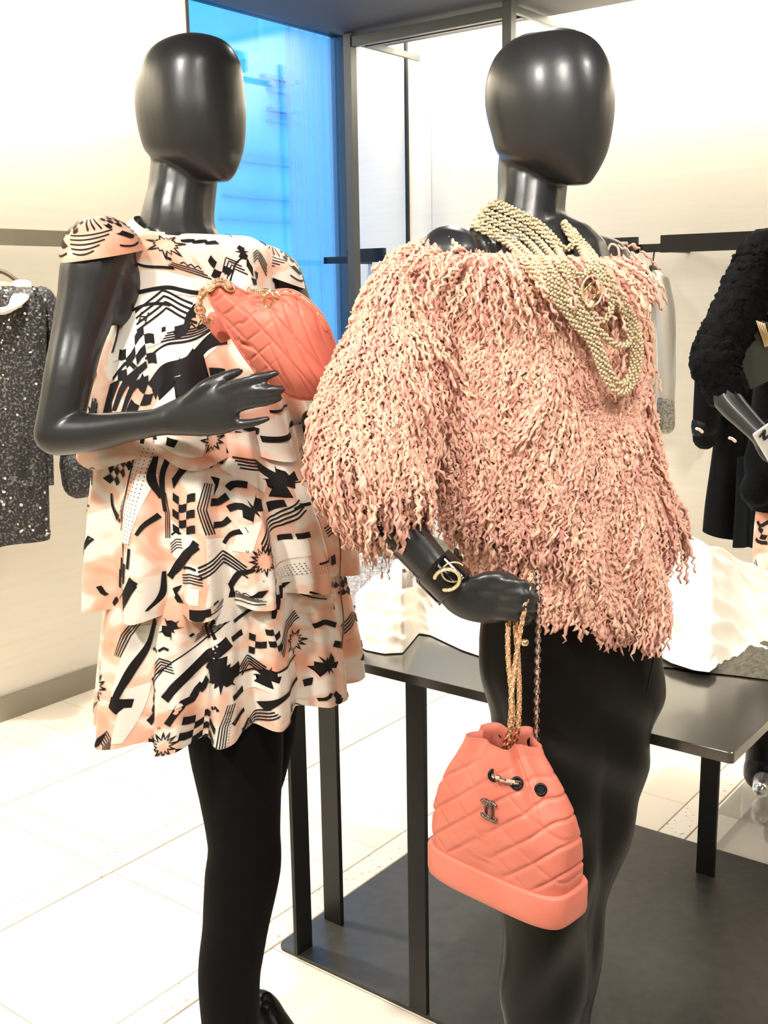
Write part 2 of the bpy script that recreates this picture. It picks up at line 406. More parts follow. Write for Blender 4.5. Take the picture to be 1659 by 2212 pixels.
# clear acrylic plinth behind the table
acr = bpy.data.materials.new('clear_acrylic'); acr.use_nodes = True
N_, L_ = acr.node_tree.nodes, acr.node_tree.links; N_.remove(N_['Principled BSDF'])
tr = N_.new('ShaderNodeBsdfTransparent'); tr.inputs[0].default_value = (.93, .94, .94, 1)
gl = N_.new('ShaderNodeBsdfGlossy'); gl.inputs['Roughness'].default_value = .06
lw = N_.new('ShaderNodeLayerWeight'); lw.inputs[0].default_value = .18
mx = N_.new('ShaderNodeMixShader'); L_.new(lw.outputs['Facing'], mx.inputs[0]); L_.new(tr.outputs[0], mx.inputs[1]); L_.new(gl.outputs[0], mx.inputs[2])
L_.new(mx.outputs[0], N_['Material Output'].inputs[0])
M['acrylic'] = acr
pl = obj('acrylic_plinth', bbox(-.905, .15, 2.54, 3.10, .0, .10), M['acrylic'], None, False); bevel(pl, .003)
tag(pl, 'low clear acrylic plinth on the floor behind the display table', 'plinth')
# ------------------------------------------------------------------ mannequin bodies
def superring(c, ax, ay, a, b, n=40, e=2.0, z=0.0):
    t = np.linspace(0, 2 * np.pi, n, endpoint=False); ct, st = np.cos(t), np.sin(t)
    x = np.sign(ct) * np.abs(ct) ** (2 / e) * a; y = np.sign(st) * np.abs(st) ** (2 / e) * b
    return np.asarray(c) + np.outer(x, ax) + np.outer(y, ay)
def egg_head(rows, Y, yaw, xneck, rho=1.22, e=2.25):
    """rows (py, xl, xr) of the outline seen by the camera -> head of horizontal slices turned by yaw"""
    s, c = math.sin(yaw), math.cos(yaw); fwd = np.array([s, -c, 0]); side = np.array([c, s, 0]); secs = []
    x0 = at(xneck, rows[len(rows) // 2][0], Y)
    for py, xl, xr in spline(np.array(rows, float), 80):
        xm = (xl + xr) / 2
        k = (at(xm, py, Y)[0] - x0[0]) / s
        Yk = Y - c * k
        ctr = at(xm, py, Yk); w = (at(xr, py, Yk)[0] - at(xl, py, Yk)[0]) / 2
        Wd = w / math.sqrt((rho * s) ** 2 + c * c)
        secs.append(superring(ctr, side, fwd, Wd, Wd * rho, 44, e))
    return loft(secs[::-1])
def limb(pts, n=40, sides=20, ref=None):
    """pts (px, py, depth, r[, r2])"""
    P = np.array([at(p[0], p[1], p[2]) for p in pts]); R = np.array([p[3] for p in pts])[:, None]
    R2 = np.array([p[4] if len(p) > 4 else p[3] for p in pts])[:, None]
    Q = spline(np.hstack([P, R, R2]), n)
    return tube(Q[:, :3], Q[:, 3], sides, Q[:, 4], ref)
def finger(pts): return limb(pts, 16, 10)

# --- mannequin in the printed dress
head1 = [(393, 458, 492), (388, 440, 499), (378, 416, 507), (366, 392, 513), (352, 362, 518), (338, 330, 522), (320, 313, 526), (290, 303, 529), (250, 295, 530),
         (210, 292, 527), (170, 295, 523), (140, 303, 517), (112, 319, 503), (94, 339, 486), (83, 362, 463), (77, 385, 440), (75, 408, 418)]
b1 = [egg_head(head1[::-1], 1.78, math.radians(46), 395)]
b1.append(limb([(400, 300, 1.80, .050), (398, 370, 1.79, .053, .056), (393, 420, 1.785, .0535, .057), (386, 465, 1.78, .057, .060), (384, 500, 1.78, .064, .062), (386, 540, 1.78, .075, .062)], ref=(1, 0, 0)))
b1.append(limb([(300, 548, 1.72, .036), (400, 566, 1.78, .050, .045), (520, 578, 1.83, .036)], ref=(0, 0, 1)))
b1.append(limb([(400, 585, 1.775, .100, .066), (400, 700, 1.775, .125, .085), (415, 850, 1.775, .10, .075), (425, 960, 1.775, .11, .085), (440, 1150, 1.775, .135, .10), (450, 1300, 1.775, .13, .10)], ref=(1, 0, 0)))
# near arm
b1.append(limb([(225, 545, 1.66, .047), (207, 580, 1.655, .051), (190, 650, 1.645, .0455), (168, 730, 1.63, .0390), (150, 810, 1.61, .0365), (136, 880, 1.60, .0345), (124, 934, 1.595, .0335)], 60))
b1.append(limb([(235, 575, 1.67, .045), (252, 620, 1.675, .040), (250, 660, 1.675, .032)], 20))
b1.append(limb([(123, 936, 1.595, .0335), (165, 936, 1.585, .0305), (210, 933, 1.575, .0275), (275, 922, 1.56, .0228), (330, 914, 1.545, .0200), (365, 907, 1.535, .0215, .018)], 50))
hb = (0, 0, 1)
b1.append(limb([(345, 910, 1.54, .020, .0165), (385, 902, 1.53, .0265, .0155), (430, 893, 1.52, .0335, .0150), (475, 885, 1.51, .0355, .0135), (498, 882, 1.505, .033, .0115)], 30, 16, hb))
b1.append(finger([(470, 848, 1.512, .0095), (512, 830, 1.497, .0090), (556, 817, 1.488, .0080), (597, 806, 1.488, .0052)]))
b1.append(finger([(480, 866, 1.51, .0095), (528, 848, 1.493, .0090), (574, 843, 1.483, .0080), (610, 841, 1.485, .0054)]))
b1.append(finger([(482, 889, 1.51, .0095), (535, 872, 1.493, .0087), (575, 866, 1.486, .0077), (604, 861, 1.488, .0052)]))
b1.append(finger([(475, 914, 1.512, .0090), (510, 917, 1.502, .0080), (545, 913, 1.498, .0070), (579, 904, 1.498, .0046)]))
b1.append(finger([(405, 868, 1.522, .0110), (440, 838, 1.515, .0105), (480, 817, 1.52, .0092), (517, 802, 1.528, .0062)]))
# far arm tucked behind the bag: only elbow and forearm show beside the jacket
b1.append(limb([(600, 600, 1.86, .042), (640, 700, 1.865, .036), (685, 830, 1.86, .034), (702, 900, 1.85, .034)], 40))
b1.append(limb([(702, 905, 1.85, .032), (694, 925, 1.80, .026), (682, 915, 1.75, .020), (672, 905, 1.72, .016)], 30))
mq1 = empty('mannequin', at(480, 2330, 1.78) * np.array([1, 1, 0]))
fuse('body', b1, M['mannequin'], .0034, 5, mq1)
tag(mq1, 'black egg-headed mannequin wearing the printed tiered dress', 'mannequin')

# leggings of the first mannequin and the shoe of its far foot
def leg_tube(rows, Y, ratio=1.05, n=50, dY=0.0):
    P, R, R2 = [], [], []
    for i, (py, xl, xr) in enumerate(rows):
        y = Y + dY * i / (len(rows) - 1)
        a, b = at(xl, py, y), at(xr, py, y); P.append((a + b) / 2); R.append((b[0] - a[0]) / 2); R2.append(R[-1] * ratio)
    Q = spline(np.hstack([P, np.array(R)[:, None], np.array(R2)[:, None]]), n)
    a = np.linspace(0, 2 * np.pi, 28, endpoint=False); secs = []
    for q in Q: secs.append(q[:3] + np.stack([np.cos(a) * q[3], np.sin(a) * q[4], 0 * a], 1))
    return loft(secs)
lg = empty('leggings', at(505, 2330, 1.74) * np.array([1, 1, 0]))
near = [(1480, 395, 610), (1560, 402, 612), (1630, 411, 612), (1720, 431, 608), (1800, 446, 606), (1835, 449, 608), (1880, 443, 607), (1930, 440, 598), (2000, 437, 582), (2060, 430, 571), (2120, 428, 562), (2212, 436, 562), (2290, 446, 560)]
far_ = [(1480, 480, 650), (1560, 500, 642), (1600, 510, 637), (1680, 515, 617), (1740, 518, 600), (1850, 500, 592), (2000, 480, 560), (2120, 478, 552), (2190, 482, 548)]
fuse('legging_cloth', [leg_tube(near, 1.70, 1.0, 60, -.02), leg_tube(far_, 1.86, 1.0, 60, -.03)], M['knit'], .006, 4, lg)
tag(lg, 'plain black leggings on the mannequin in the printed dress', 'leggings')
sh = empty('lace_up_shoe', at(580, 2240, 1.84) * np.array([1, 1, 0]))
sp = [(535, 2190, 1.86, .040, .032), (565, 2185, 1.85, .042, .032), (592, 2215, 1.83, .034, .030), (625, 2255, 1.81, .022, .034), (660, 2275, 1.79, .016, .034)]
obj('upper', limb(sp, 30, 20, (0, 0, 1)), M['leather_black'], sh)
o_ = at(600, 2275, 1.82)
obj('sole', limb([(530, 2268, 1.86, .012, .036), (590, 2280, 1.83, .012, .036), (660, 2290, 1.79, .012, .036)], 20, 16, (0, 0, 1)), M['leather_black'], sh)
for pts in (((566, 2160), (570, 2148), (580, 2146), (588, 2158), (592, 2176)), ((566, 2172), (574, 2164), (584, 2172), (578, 2184)), ((584, 2176), (596, 2182), (602, 2196), (608, 2212))):
    obj('lace', tube(spline([at(x, y, 1.80) for x, y in pts], 24), .0026, 8), M['knit'], sh)
tag(sh, 'black lace-up shoe beside the leggings on the pale floor', 'shoe')

# --- mannequin in the fringed jacket
head2 = [(400, 1226, 1268), (394, 1212, 1275), (384, 1186, 1281), (370, 1160, 1289), (354, 1124, 1296), (338, 1092, 1302), (318, 1077, 1307), (290, 1070, 1312), (255, 1061, 1316),
         (220, 1055, 1317), (185, 1055, 1314), (150, 1061, 1307), (115, 1076, 1292), (92, 1098, 1274), (78, 1120, 1252), (68, 1148, 1222), (64, 1178, 1192)]
b2 = [egg_head(head2[::-1], 1.62, math.radians(46), 1150)]
b2.append(limb([(1155, 310, 1.64, .050), (1152, 370, 1.635, .0515, .055), (1148, 430, 1.625, .0495, .055), (1142, 480, 1.62, .054, .060), (1140, 530, 1.62, .075, .07)], ref=(1, 0, 0)))
b2.append(limb([(1010, 560, 1.545, .040), (1090, 556, 1.58, .050), (1150, 562, 1.61, .060), (1300, 575, 1.68, .045)], ref=(0, 0, 1)))
b2.append(limb([(1150, 570, 1.61, .115, .075), (1150, 700, 1.61, .125, .09), (1170, 850, 1.62, .10, .075), (1200, 1000, 1.625, .11, .085), (1225, 1200, 1.63, .12, .09)], ref=(1, 0, 0)))
b2.append(ball(at(972, 552, 1.52), (.046, .046, .036)))
b2.append(limb([(985, 552, 1.53, .036), (1050, 548, 1.56, .043), (1120, 530, 1.60, .055)], 24))
b2.append(limb([(972, 560, 1.52, .046), (930, 700, 1.505, .042), (880, 850, 1.48, .037), (815, 1010, 1.45, .036), (795, 1060, 1.44, .035)], 50))
b2.append(limb([(795, 1060, 1.44, .035), (825, 1100, 1.43, .0325), (870, 1150, 1.42, .030), (920, 1208, 1.41, .0265), (955, 1248, 1.40, .0245), (980, 1270, 1.395, .0255, .021)], 40))
b2.append(limb([(970, 1264, 1.397, .0245, .019), (1000, 1288, 1.39, .029, .018), (1040, 1298, 1.385, .031, .017), (1075, 1300, 1.38, .029, .0155), (1090, 1300, 1.378, .026, .013)], 26, 16, hb))
b2.append(finger([(1060, 1264, 1.380, .0080), (1095, 1257, 1.364, .0076), (1128, 1262, 1.358, .0072), (1152, 1272, 1.375, .0068), (1142, 1284, 1.395, .0060)]))
b2.append(finger([(1068, 1286, 1.378, .0080), (1105, 1282, 1.358, .0077), (1140, 1287, 1.353, .0073), (1162, 1298, 1.373, .0068), (1150, 1308, 1.395, .0060)]))
b2.append(finger([(1068, 1309, 1.378, .0080), (1105, 1308, 1.358, .0077), (1138, 1312, 1.354, .0072), (1156, 1322, 1.373, .0066), (1144, 1330, 1.395, .0058)]))
b2.append(finger([(1062, 1329, 1.380, .0074), (1096, 1331, 1.362, .0070), (1124, 1335, 1.360, .0064), (1140, 1342, 1.376, .0058), (1128, 1348, 1.393, .0050)]))
b2.append(finger([(1010, 1268, 1.385, .0110), (1050, 1250, 1.376, .0100), (1088, 1247, 1.373, .0088), (1114, 1254, 1.376, .0070)]))
mq2 = empty('mannequin', at(1200, 2400, 1.62) * np.array([1, 1, 0]))
fuse('body', b2, M['mannequin'], .0034, 7, mq2)
tag(mq2, 'black egg-headed mannequin wearing the pink fringed jacket', 'mannequin')

# leather trousers
tro = empty('leather_trousers', at(1210, 2400, 1.62) * np.array([1, 1, 0]))
nearl = [(1230, 1055, 1330), (1320, 1038, 1345), (1400, 1038, 1352), (1480, 1044, 1350), (1560, 1056, 1335), (1640, 1070, 1322), (1740, 1076, 1312), (1850, 1078, 1300), (1950, 1076, 1285), (2050, 1074, 1272), (2130, 1078, 1262), (2212, 1086, 1255), (2330, 1095, 1245)]
farl = [(1230, 1180, 1432), (1320, 1190, 1437), (1400, 1195, 1437), (1490, 1210, 1435), (1560, 1225, 1418), (1640, 1240, 1397), (1785, 1245, 1367), (1900, 1235, 1336), (2005, 1225, 1310), (2080, 1215, 1291), (2212, 1200, 1275), (2330, 1195, 1268)]
tc_ = fuse('trouser_cloth', [leg_tube(nearl, 1.60, .72, 60, -.07), leg_tube(farl, 1.575, .72, 60, -.01)], M['leather_black'], .006, 5, tro)
# soft leather creases
co = np.empty(len(tc_.data.vertices) * 3, np.float32); tc_.data.vertices.foreach_get('co', co); co = co.reshape(-1, 3)
nn = np.empty(len(co) * 3, np.float32); tc_.data.vertices.foreach_get('normal', nn); nn = nn.reshape(-1, 3)
x_, z_ = co[:, 0], co[:, 2]
cr = .006 * np.sin(22 * z_ + 30 * x_ + 3 * np.sin(9 * z_)) * np.exp(-((z_ - .80) / .16) ** 2) + .005 * np.sin(34 * z_ - 26 * x_ + 2 * np.sin(14 * x_)) * np.exp(-((z_ - .42) / .22) ** 2) + .004 * np.sin(28 * x_ + 12 * z_ + 1.5)
co = co + nn * cr[:, None]
tc_.data.vertices.foreach_set('co', co.astype(np.float32).ravel()); tc_.data.update()
sm = [(1436, 1300), (1436, 1400), (1430, 1490)]
obj('pocket_seam', tube(spline([at(1424, 1330, 1.52), at(1412, 1420, 1.512), at(1396, 1500, 1.505)], 20), .0016, 6), M['leather_black'], tro)
tag(tro, 'black leather trousers under the pink fringed jacket', 'trousers')
# ------------------------------------------------------------------ printed tiered dress
TH1 = math.radians(28)
def silk_mat():
    m = bpy.data.materials.new('printed_silk'); m.use_nodes = True
    N, L = m.node_tree.nodes, m.node_tree.links; b = N['Principled BSDF']
    b.inputs['Roughness'].default_value = .55; b.inputs['Specular IOR Level'].default_value = .25; b.inputs['Sheen Weight'].default_value = .15
    tc = N.new('ShaderNodeTexCoord'); mp = N.new('ShaderNodeMapping'); mp.inputs['Rotation'].default_value = (0, .6, 0); mp.inputs['Scale'].default_value = (1, 1, 1.7)
    L.new(tc.outputs['Object'], mp.inputs[0])
    n = N.new('ShaderNodeTexNoise'); n.inputs['Scale'].default_value = 9.5; n.inputs['Detail'].default_value = 2.5; n.inputs['Distortion'].default_value = 1.1
    L.new(mp.outputs[0], n.inputs['Vector'])
    r = N.new('ShaderNodeValToRGB'); e = r.color_ramp.elements
    e[0].position = .38; e[0].color = (.80, .74, .66, 1); e[1].position = .74; e[1].color = (.76, .33, .21, 1)
    for p, c in ((.445, (.80, .70, .60)), (.485, (.80, .56, .43)), (.58, (.78, .44, .31))):
        q = e.new(p); q.color = (*c, 1)
    L.new(n.outputs['Fac'], r.inputs[0]); L.new(r.outputs[0], b.inputs['Base Color'])
    return m
M['printed_silk'] = silk_mat()
class Cloth:
    """tube of cloth: rows (py, xl, xr) of its outline at depth Y; phi = 0 faces the camera, v runs 0 (top) to 1 (hem)"""
    def __init__(s, rows, Y, theta, ratio, ruffle, dip=None, skew=0.0):
        s.Y, s.th, s.ratio, s.ruffle, s.dip = Y, theta, ratio, ruffle, dip
        st, ct = math.sin(theta), math.cos(theta); T = []
        for py, xl, xr in rows:
            a, b = at(xl, py, Y), at(xr, py, Y); w = (b[0] - a[0]) / 2
            T.append([*((a + b) / 2), w / math.sqrt(ct * ct + (ratio * st) ** 2)])
        s.T = spline(np.array(T), 120); s.tv = np.linspace(0, 1, 120)
        s.len = float(np.linalg.norm(np.diff(s.T[:, :3], axis=0), axis=1).sum()); s.skew = skew
    def pos(s, phi, v, smooth=False):
        v = np.clip(v, 0, 1)
        c = np.stack([np.interp(v, s.tv, s.T[:, k]) for k in range(3)], -1); w = np.interp(v, s.tv, s.T[:, 3])
        psi = phi - s.th
        r = 1 / np.sqrt((np.cos(psi) / (w * s.ratio)) ** 2 + (np.sin(psi) / w) ** 2)
        dz = 0 * phi
        if not smooth and s.ruffle is not None:
            dr, dz = s.ruffle(phi, v); r = r + dr
        p = c + np.stack([np.sin(phi) * r, -np.cos(phi) * r, dz], -1)
        if s.dip is not None: p[..., 2] += s.dip(phi, v)
        p[..., 2] += s.skew * v * np.sin(phi)
        return p
    def nrm(s, phi, v):
        e = 1e-3; vv = np.clip(v, e, 1 - e)
        d1 = s.pos(phi + e, vv) - s.pos(phi - e, vv); d2 = s.pos(phi, vv + e) - s.pos(phi, vv - e)
        n = np.cross(d2, d1); n /= np.linalg.norm(n, axis=-1)[..., None] + 1e-12
        return n
    def mesh(s, nu, nv):
        ph = np.linspace(-np.pi, np.pi, nu, endpoint=False); vv = np.linspace(0, 1, nv)
        P, V = np.meshgrid(ph, vv); return s.pos(P.ravel(), V.ravel()), grid_faces(nu, nv)
    def find(s, px, py):
        if not hasattr(s, 'G'):
            ph = np.linspace(-1.75, 1.75, 240); vv = np.linspace(0, 1, 160); P, V = np.meshgrid(ph, vv)
            W = s.pos(P.ravel(), V.ravel(), True) - cO; k = FPX / (W @ cF)
            s.G = (829.5 + (W @ cR) * k, 1106 - (W @ cU) * k, P.ravel(), V.ravel(), np.linalg.norm(W[:, :2], axis=1))
        i = np.argmin((s.G[0] - px) ** 2 + (s.G[1] - py) ** 2); return s.G[2][i], s.G[3][i], s.G[4][i]

def pl_resample(P, step):
    P = np.asarray(P, float); out = [P[0]]
    for a, b in zip(P[:-1], P[1:]):
        k = max(1, int(np.linalg.norm((b - a)[:2]) / step))
        for i in range(1, k + 1): out.append(a + (b - a) * i / k)
    return np.array(out)
class Print:
    """black and white motifs printed on a Cloth; every shape is given around an anchor on the cloth, in picture-sized units"""
    def __init__(s, cloth): s.c = cloth; s.fix = None; s.used = []; s.data = {'b': [[], [], 0], 'w': [[], [], 0]}
    def add(s, V, F, anchor, col):
        ph0, v0, d = s.fix if s.fix else s.c.find(*anchor); m = d / FPX
        if not s.fix and col == 'b': s.used.append((ph0, v0))
        r = float(np.hypot(*(s.c.pos(np.array([ph0]), np.array([v0]), True)[0][:2] - np.array([np.interp(v0, s.c.tv, s.c.T[:, 0]), np.interp(v0, s.c.tv, s.c.T[:, 1])]))))
        V = np.asarray(V, float); x = (V[:, 0] - anchor[0]) * m; y = (V[:, 1] - anchor[1]) * m
        D = s.data[col]; D[0].append(np.stack([ph0 + x / r, v0 + y / s.c.len], 1)); D[1] += [[i + D[2] for i in f] for f in F]; D[2] += len(V)
    def poly(s, P, col='b', anchor=None):
        P = np.asarray(P, float); anchor = P.mean(0) if anchor is None else anchor
        bm = bmesh.new(); vs = [bm.verts.new((p[0], p[1], 0)) for p in pl_resample(np.vstack([P, P[:1]]), 9)[:-1]]
        try: bm.faces.new(vs)
        except Exception: bm.free(); return
        bmesh.ops.triangulate(bm, faces=bm.faces[:])
        for _ in range(5):
            ed = [e for e in bm.edges if e.calc_length() > 10]
            if not ed: break
            bmesh.ops.subdivide_edges(bm, edges=ed, cuts=1); bmesh.ops.triangulate(bm, faces=bm.faces[:])
        bm.verts.index_update(); V = [v.co[:2] for v in bm.verts]; F = [[v.index for v in f.verts] for f in bm.faces]; bm.free()
        s.add(np.array(V), F, anchor, col)
    def stroke(s, P, w, col='b', anchor=None, sm=True):
        P = np.asarray(P, float); n = max(3, int(np.linalg.norm(np.diff(P, axis=0), axis=1).sum() / 7))
        Q = spline(P, n) if sm and len(P) > 2 else pl_resample(P, 7); n = len(Q)
        Wd = np.interp(np.linspace(0, 1, n), np.linspace(0, 1, len(np.atleast_1d(w))), np.atleast_1d(w)) / 2
        T = np.gradient(Q, axis=0); T /= np.linalg.norm(T, axis=1)[:, None] + 1e-9; Nn = np.stack([-T[:, 1], T[:, 0]], 1)
        k = max(1, int(Wd.max() * 2 / 9)); rows = [Q + Nn * Wd[:, None] * (2 * j / k - 1) for j in range(k + 1)]
        s.add(np.vstack(rows), grid_faces(n, k + 1, False), Q.mean(0) if anchor is None else anchor, col)
    def chev(s, P, n, off, w):
        P = np.asarray(P, float)
        for i in range(n): s.stroke(P + np.array(off) * i, w, anchor=P.mean(0), sm=False)
    def star(s, c, r, n=14, inner=.42, hollow=False, rot=0.0, jit=.22):
        a = rot + np.arange(2 * n) * math.pi / n; R = np.where(np.arange(2 * n) % 2 == 0, r, r * inner); rs = np.random.default_rng(int(c[0] * 7 + c[1]))
        R = R * np.where(np.arange(2 * n) % 2 == 0, 1 - jit * rs.random(2 * n) * (np.arange(2 * n) % 4 == 2) * 2, 1)
        P = np.array(c) + np.stack([np.cos(a) * R, np.sin(a) * R], 1)
        if not hollow: s.poly(P, anchor=c)
        else: s.stroke(np.vstack([P, P[:1]]), 3.2, anchor=c, sm=False)
    def checks(s, c, nx, ny, cell, rot=0, wave=.35, skip=None):
        ca, sa = math.cos(math.radians(rot)), math.sin(math.radians(rot)); g = 3
        for i in range(nx):
            for j in range(ny):
                if (i + j) % 2: continue
                V = []
                for b in np.linspace(0, 1, g):
                    for a in np.linspace(0, 1, g):
                        x = (i + a - nx / 2) * cell; y = (j + b - ny / 2) * cell * .9 + wave * cell * math.sin((i + a) * 1.6)
                        V.append((c[0] + x * ca - y * sa, c[1] + x * sa + y * ca))
                s.add(np.array(V), grid_faces(g, g, False), c, 'b')
    def dots(s, c, nx, ny, dx, dy, rot=0, r=1.3):
        ca, sa = math.cos(math.radians(rot)), math.sin(math.radians(rot))
        for i in range(nx):
            for j in range(ny):
                x, y = (i - nx / 2) * dx, (j - ny / 2) * dy; X, Y = c[0] + x * ca - y * sa, c[1] + x * sa + y * ca
                s.add(np.array([(X - r, Y), (X, Y - r), (X + r, Y), (X, Y + r)]), [(0, 1, 2, 3)], c, 'b')
    def cc(s, c, size, rot=0, col='b'):
        ca, sa = math.cos(math.radians(rot)), math.sin(math.radians(rot)); R = size * .36
        for sx in (-1, 1):
            t = np.radians(np.linspace(48, 312, 15)); x = R * np.cos(t) * 1.0; y = R * 1.12 * np.sin(t)
            x = (x + size * .16) if sx < 0 else -(x + size * .16)
            s.stroke(np.stack([c[0] + x * ca - y * sa, c[1] + x * sa + y * ca], 1), max(1.6, size * .115), col, anchor=c)
    def ship(s, a, b, h=10, n=3):
        a, b = np.array(a, float), np.array(b, float); d = (b - a) / np.linalg.norm(b - a); q = np.array([d[1], -d[0]])
        if q[1] > 0: q = -q
        for i in range(n): s.stroke([a + d * i * 4 + q * i * h / n, (a + b) / 2 + q * (i * h / n + 1.5), b - d * i * 9 + q * i * h / n], 1.7, anchor=(a + b) / 2)
        s.poly([a + q * h, a + q * (h + 6), a + q * (h + 6) + d * 8, a + q * h + d * 9], anchor=(a + b) / 2)
        for t in (.35, .5, .65):
            e = a + (b - a) * t + q * h; s.stroke([e - d * 6, e + q * 5, e + d * 7], 2.2, anchor=(a + b) / 2)
    def text(s, c, h, word, rot=0):
        G = {'C': [[(.8, .1), (.2, 0), (0, .5), (.2, 1), (.8, .9)]], 'H': [[(0, 0), (0, 1)], [(.7, 0), (.7, 1)], [(0, .5), (.7, .5)]], 'A': [[(0, 1), (.4, 0), (.8, 1)], [(.15, .65), (.65, .65)]],
             'N': [[(0, 1), (0, 0), (.7, 1), (.7, 0)]], 'E': [[(.65, 0), (0, 0), (0, 1), (.65, 1)], [(0, .5), (.55, .5)]], 'L': [[(0, 0), (0, 1), (.6, 1)]], 'S': [[(.6, .1), (.1, .2), (.55, .75), (0, .95)]], 'W': [[(0, 0), (.2, 1), (.4, .3), (.6, 1), (.8, 0)]], 'M': [[(0, 1), (0, 0), (.4, .6), (.8, 0), (.8, 1)]]}
        ca, sa = math.cos(math.radians(rot)), math.sin(math.radians(rot))
        for i, ch in enumerate(word):
            for L in G[ch]:
                P = np.array(L) * h + np.array([(i - len(word) / 2) * h * 1.05, -h / 2]); P = np.stack([c[0] + P[:, 0] * ca - P[:, 1] * sa, c[1] + P[:, 0] * sa + P[:, 1] * ca], 1)
                s.stroke(P, 1.2, anchor=c, sm=False)
    def fill(s, gap=.045, seed=1, tries=900, lo=.04, hi=.97):
        """more of the same motifs wherever the cloth is still empty, all the way round"""
        rs_ = np.random.default_rng(seed); r0 = float(s.c.T[:, 3].mean()); pts = [(a * r0, b * s.c.len) for a, b in s.used]
        for _ in range(tries):
            a, b = rs_.uniform(-np.pi, np.pi), rs_.uniform(lo, hi); q = np.array([a * r0, b * s.c.len])
            if len(pts) and np.min(np.linalg.norm(np.array(pts) - q, axis=1)) < gap: continue
            pts.append(tuple(q)); s.fix = (a, b, 1.62); k = rs_.integers(0, 9); c = np.array([0.0, 0.0]); an = rs_.uniform(-70, 70)
            ca, sa = math.cos(math.radians(an)), math.sin(math.radians(an)); R_ = lambda L: [(x * ca - y * sa, x * sa + y * ca) for x, y in L]
            if k == 0: s.star(c + .01, rs_.uniform(18, 30), rs_.integers(9, 14), .42, bool(rs_.integers(0, 2)))
            elif k == 1: s.checks(c, 3, 4, rs_.uniform(13, 18), an, .4)
            elif k == 2: s.stroke(R_([(-38, 6), (-12, -9), (14, 7), (36, -6)]), (9, 15, 11, 17), anchor=c)
            elif k == 3: s.chev(R_([(-32, 14), (0, -14), (36, 8)]), 4, (2, 7), 3, )
            elif k == 4: s.ship(*R_([(-42, 0), (44, 0)]), 12, 4)
            elif k == 5: s.stroke(R_([(-30, 24), (-12, 6), (-6, 12), (10, -8), (18, -2), (34, -24)]), (10, 16, 12, 16, 12, 15), anchor=c, sm=False)
            elif k == 6: s.dots(c, 6, 9, 6.5, 6.5, an); s.stroke(R_([(-26, -32), (-28, 0), (-24, 34)]), 3, anchor=c)
            elif k == 7: s.cc(c, 18, an); s.stroke(R_([(-30, 22), (0, 16), (34, 24)]), 5, anchor=c)
            else: s.poly(R_([(-22, -8), (20, -16), (24, 2), (4, 6), (8, 20), (-18, 16)]), anchor=c)
        s.fix = None
    def build(s, parent):
        for col, lift, nm in (('w', .0008, 'print_white'), ('b', .0015, 'print_black')):
            D = s.data[col]
            if not D[2]: continue
            uv = np.vstack(D[0]); ph, v = uv[:, 0], np.clip(uv[:, 1], .004, .996)
            P = s.c.pos(ph, v) + s.c.nrm(ph, v) * lift
            o = obj('printed_motif', (P, D[1]), M[nm], parent); o['kind'] = 'stuff'

def sharp(x, k=1.6): return np.tanh(k * np.sin(x)) / math.tanh(k)
def ruffle1(phi, v):
    a = .017 * v ** 1.4
    return a * (np.sin(7 * phi + .8) + .5 * np.sin(12 * phi + 2.1)) * .8, -.010 * v ** 2 * np.sin(7 * phi + .8)
def ruffle2(phi, v):
    a = .005 + .014 * v
    return a * (sharp(11 * phi + 1.9 + .8 * np.sin(2 * phi)) + .22 * np.sin(23 * phi)), -.005 * v ** 2 * np.sin(11 * phi + 1.9)
def ruffle3(phi, v):
    a = .005 + .015 * v
    return a * (sharp(12 * phi + .2 + .8 * np.sin(3 * phi)) + .22 * np.sin(25 * phi + 1)), -.005 * v ** 2 * np.sin(12 * phi + .2)
DY = 1.765
dip1 = lambda phi, v: -.034 * np.cos(phi - TH1) * np.exp(-(v / .07) ** 2) - .020 * np.sin(phi) * np.exp(-(v / .10) ** 2) - .022 * np.exp(-((phi + 2.2) / .8) ** 2) * np.exp(-(v / .10) ** 2)
t1 = Cloth([(499, 296, 492), (505, 268, 518), (518, 246, 550), (545, 240, 580), (600, 262, 590), (680, 256, 602), (770, 226, 626), (860, 198, 658), (925, 186, 682), (968, 182, 696)], DY, TH1, .74, ruffle1, dip1)
t2 = Cloth([(915, 232, 672), (985, 222, 690), (1060, 216, 706), (1130, 214, 730), (1200, 212, 746), (1262, 214, 750)], DY, TH1, .80, ruffle2, None, .012)
t3 = Cloth([(1205, 256, 720), (1280, 244, 736), (1360, 238, 748), (1440, 234, 758), (1512, 234, 760)], DY, TH1, .80, ruffle3, None, .026)
dress = empty('tiered_dress', at(440, 1640, DY))
bod = obj('bodice_tier', t1.mesh(480, 100), M['printed_silk'], dress)
mid = obj('middle_tier', t2.mesh(900, 60), M['printed_silk'], dress)
low = obj('bottom_tier', t3.mesh(960, 60), M['printed_silk'], dress)
tag(dress, 'sleeveless three-tier dress with black, white and peach nautical print', 'dress')
c1 = lambda *P: [(60 + .434 * x, 40 + .434 * y) for x, y in P]
c2 = lambda *P: [(60 + .434 * x, 560 + .434 * y) for x, y in P]
c3 = lambda *P: [(140 + .422 * x, 1100 + .422 * y) for x, y in P]
K = .434
p = Print(t1)
for q in (c1((600, 1260), (900, 1300), (860, 1350), (560, 1350)), c2((470, 150), (800, 170), (560, 240), (480, 230)), c2((480, 250), (850, 240), (720, 370), (480, 420)), c2((640, 440), (980, 370), (990, 430), (700, 520)),
          c2((700, 640), (900, 660), (800, 760), (600, 760)), c2((1190, 760), (1370, 780), (1360, 850), (1160, 850)), c2((520, 880), (900, 870), (860, 960), (560, 960)), c1((1080, 1200), (1130, 1290), (1000, 1330), (980, 1250))): p.poly(q, 'w')
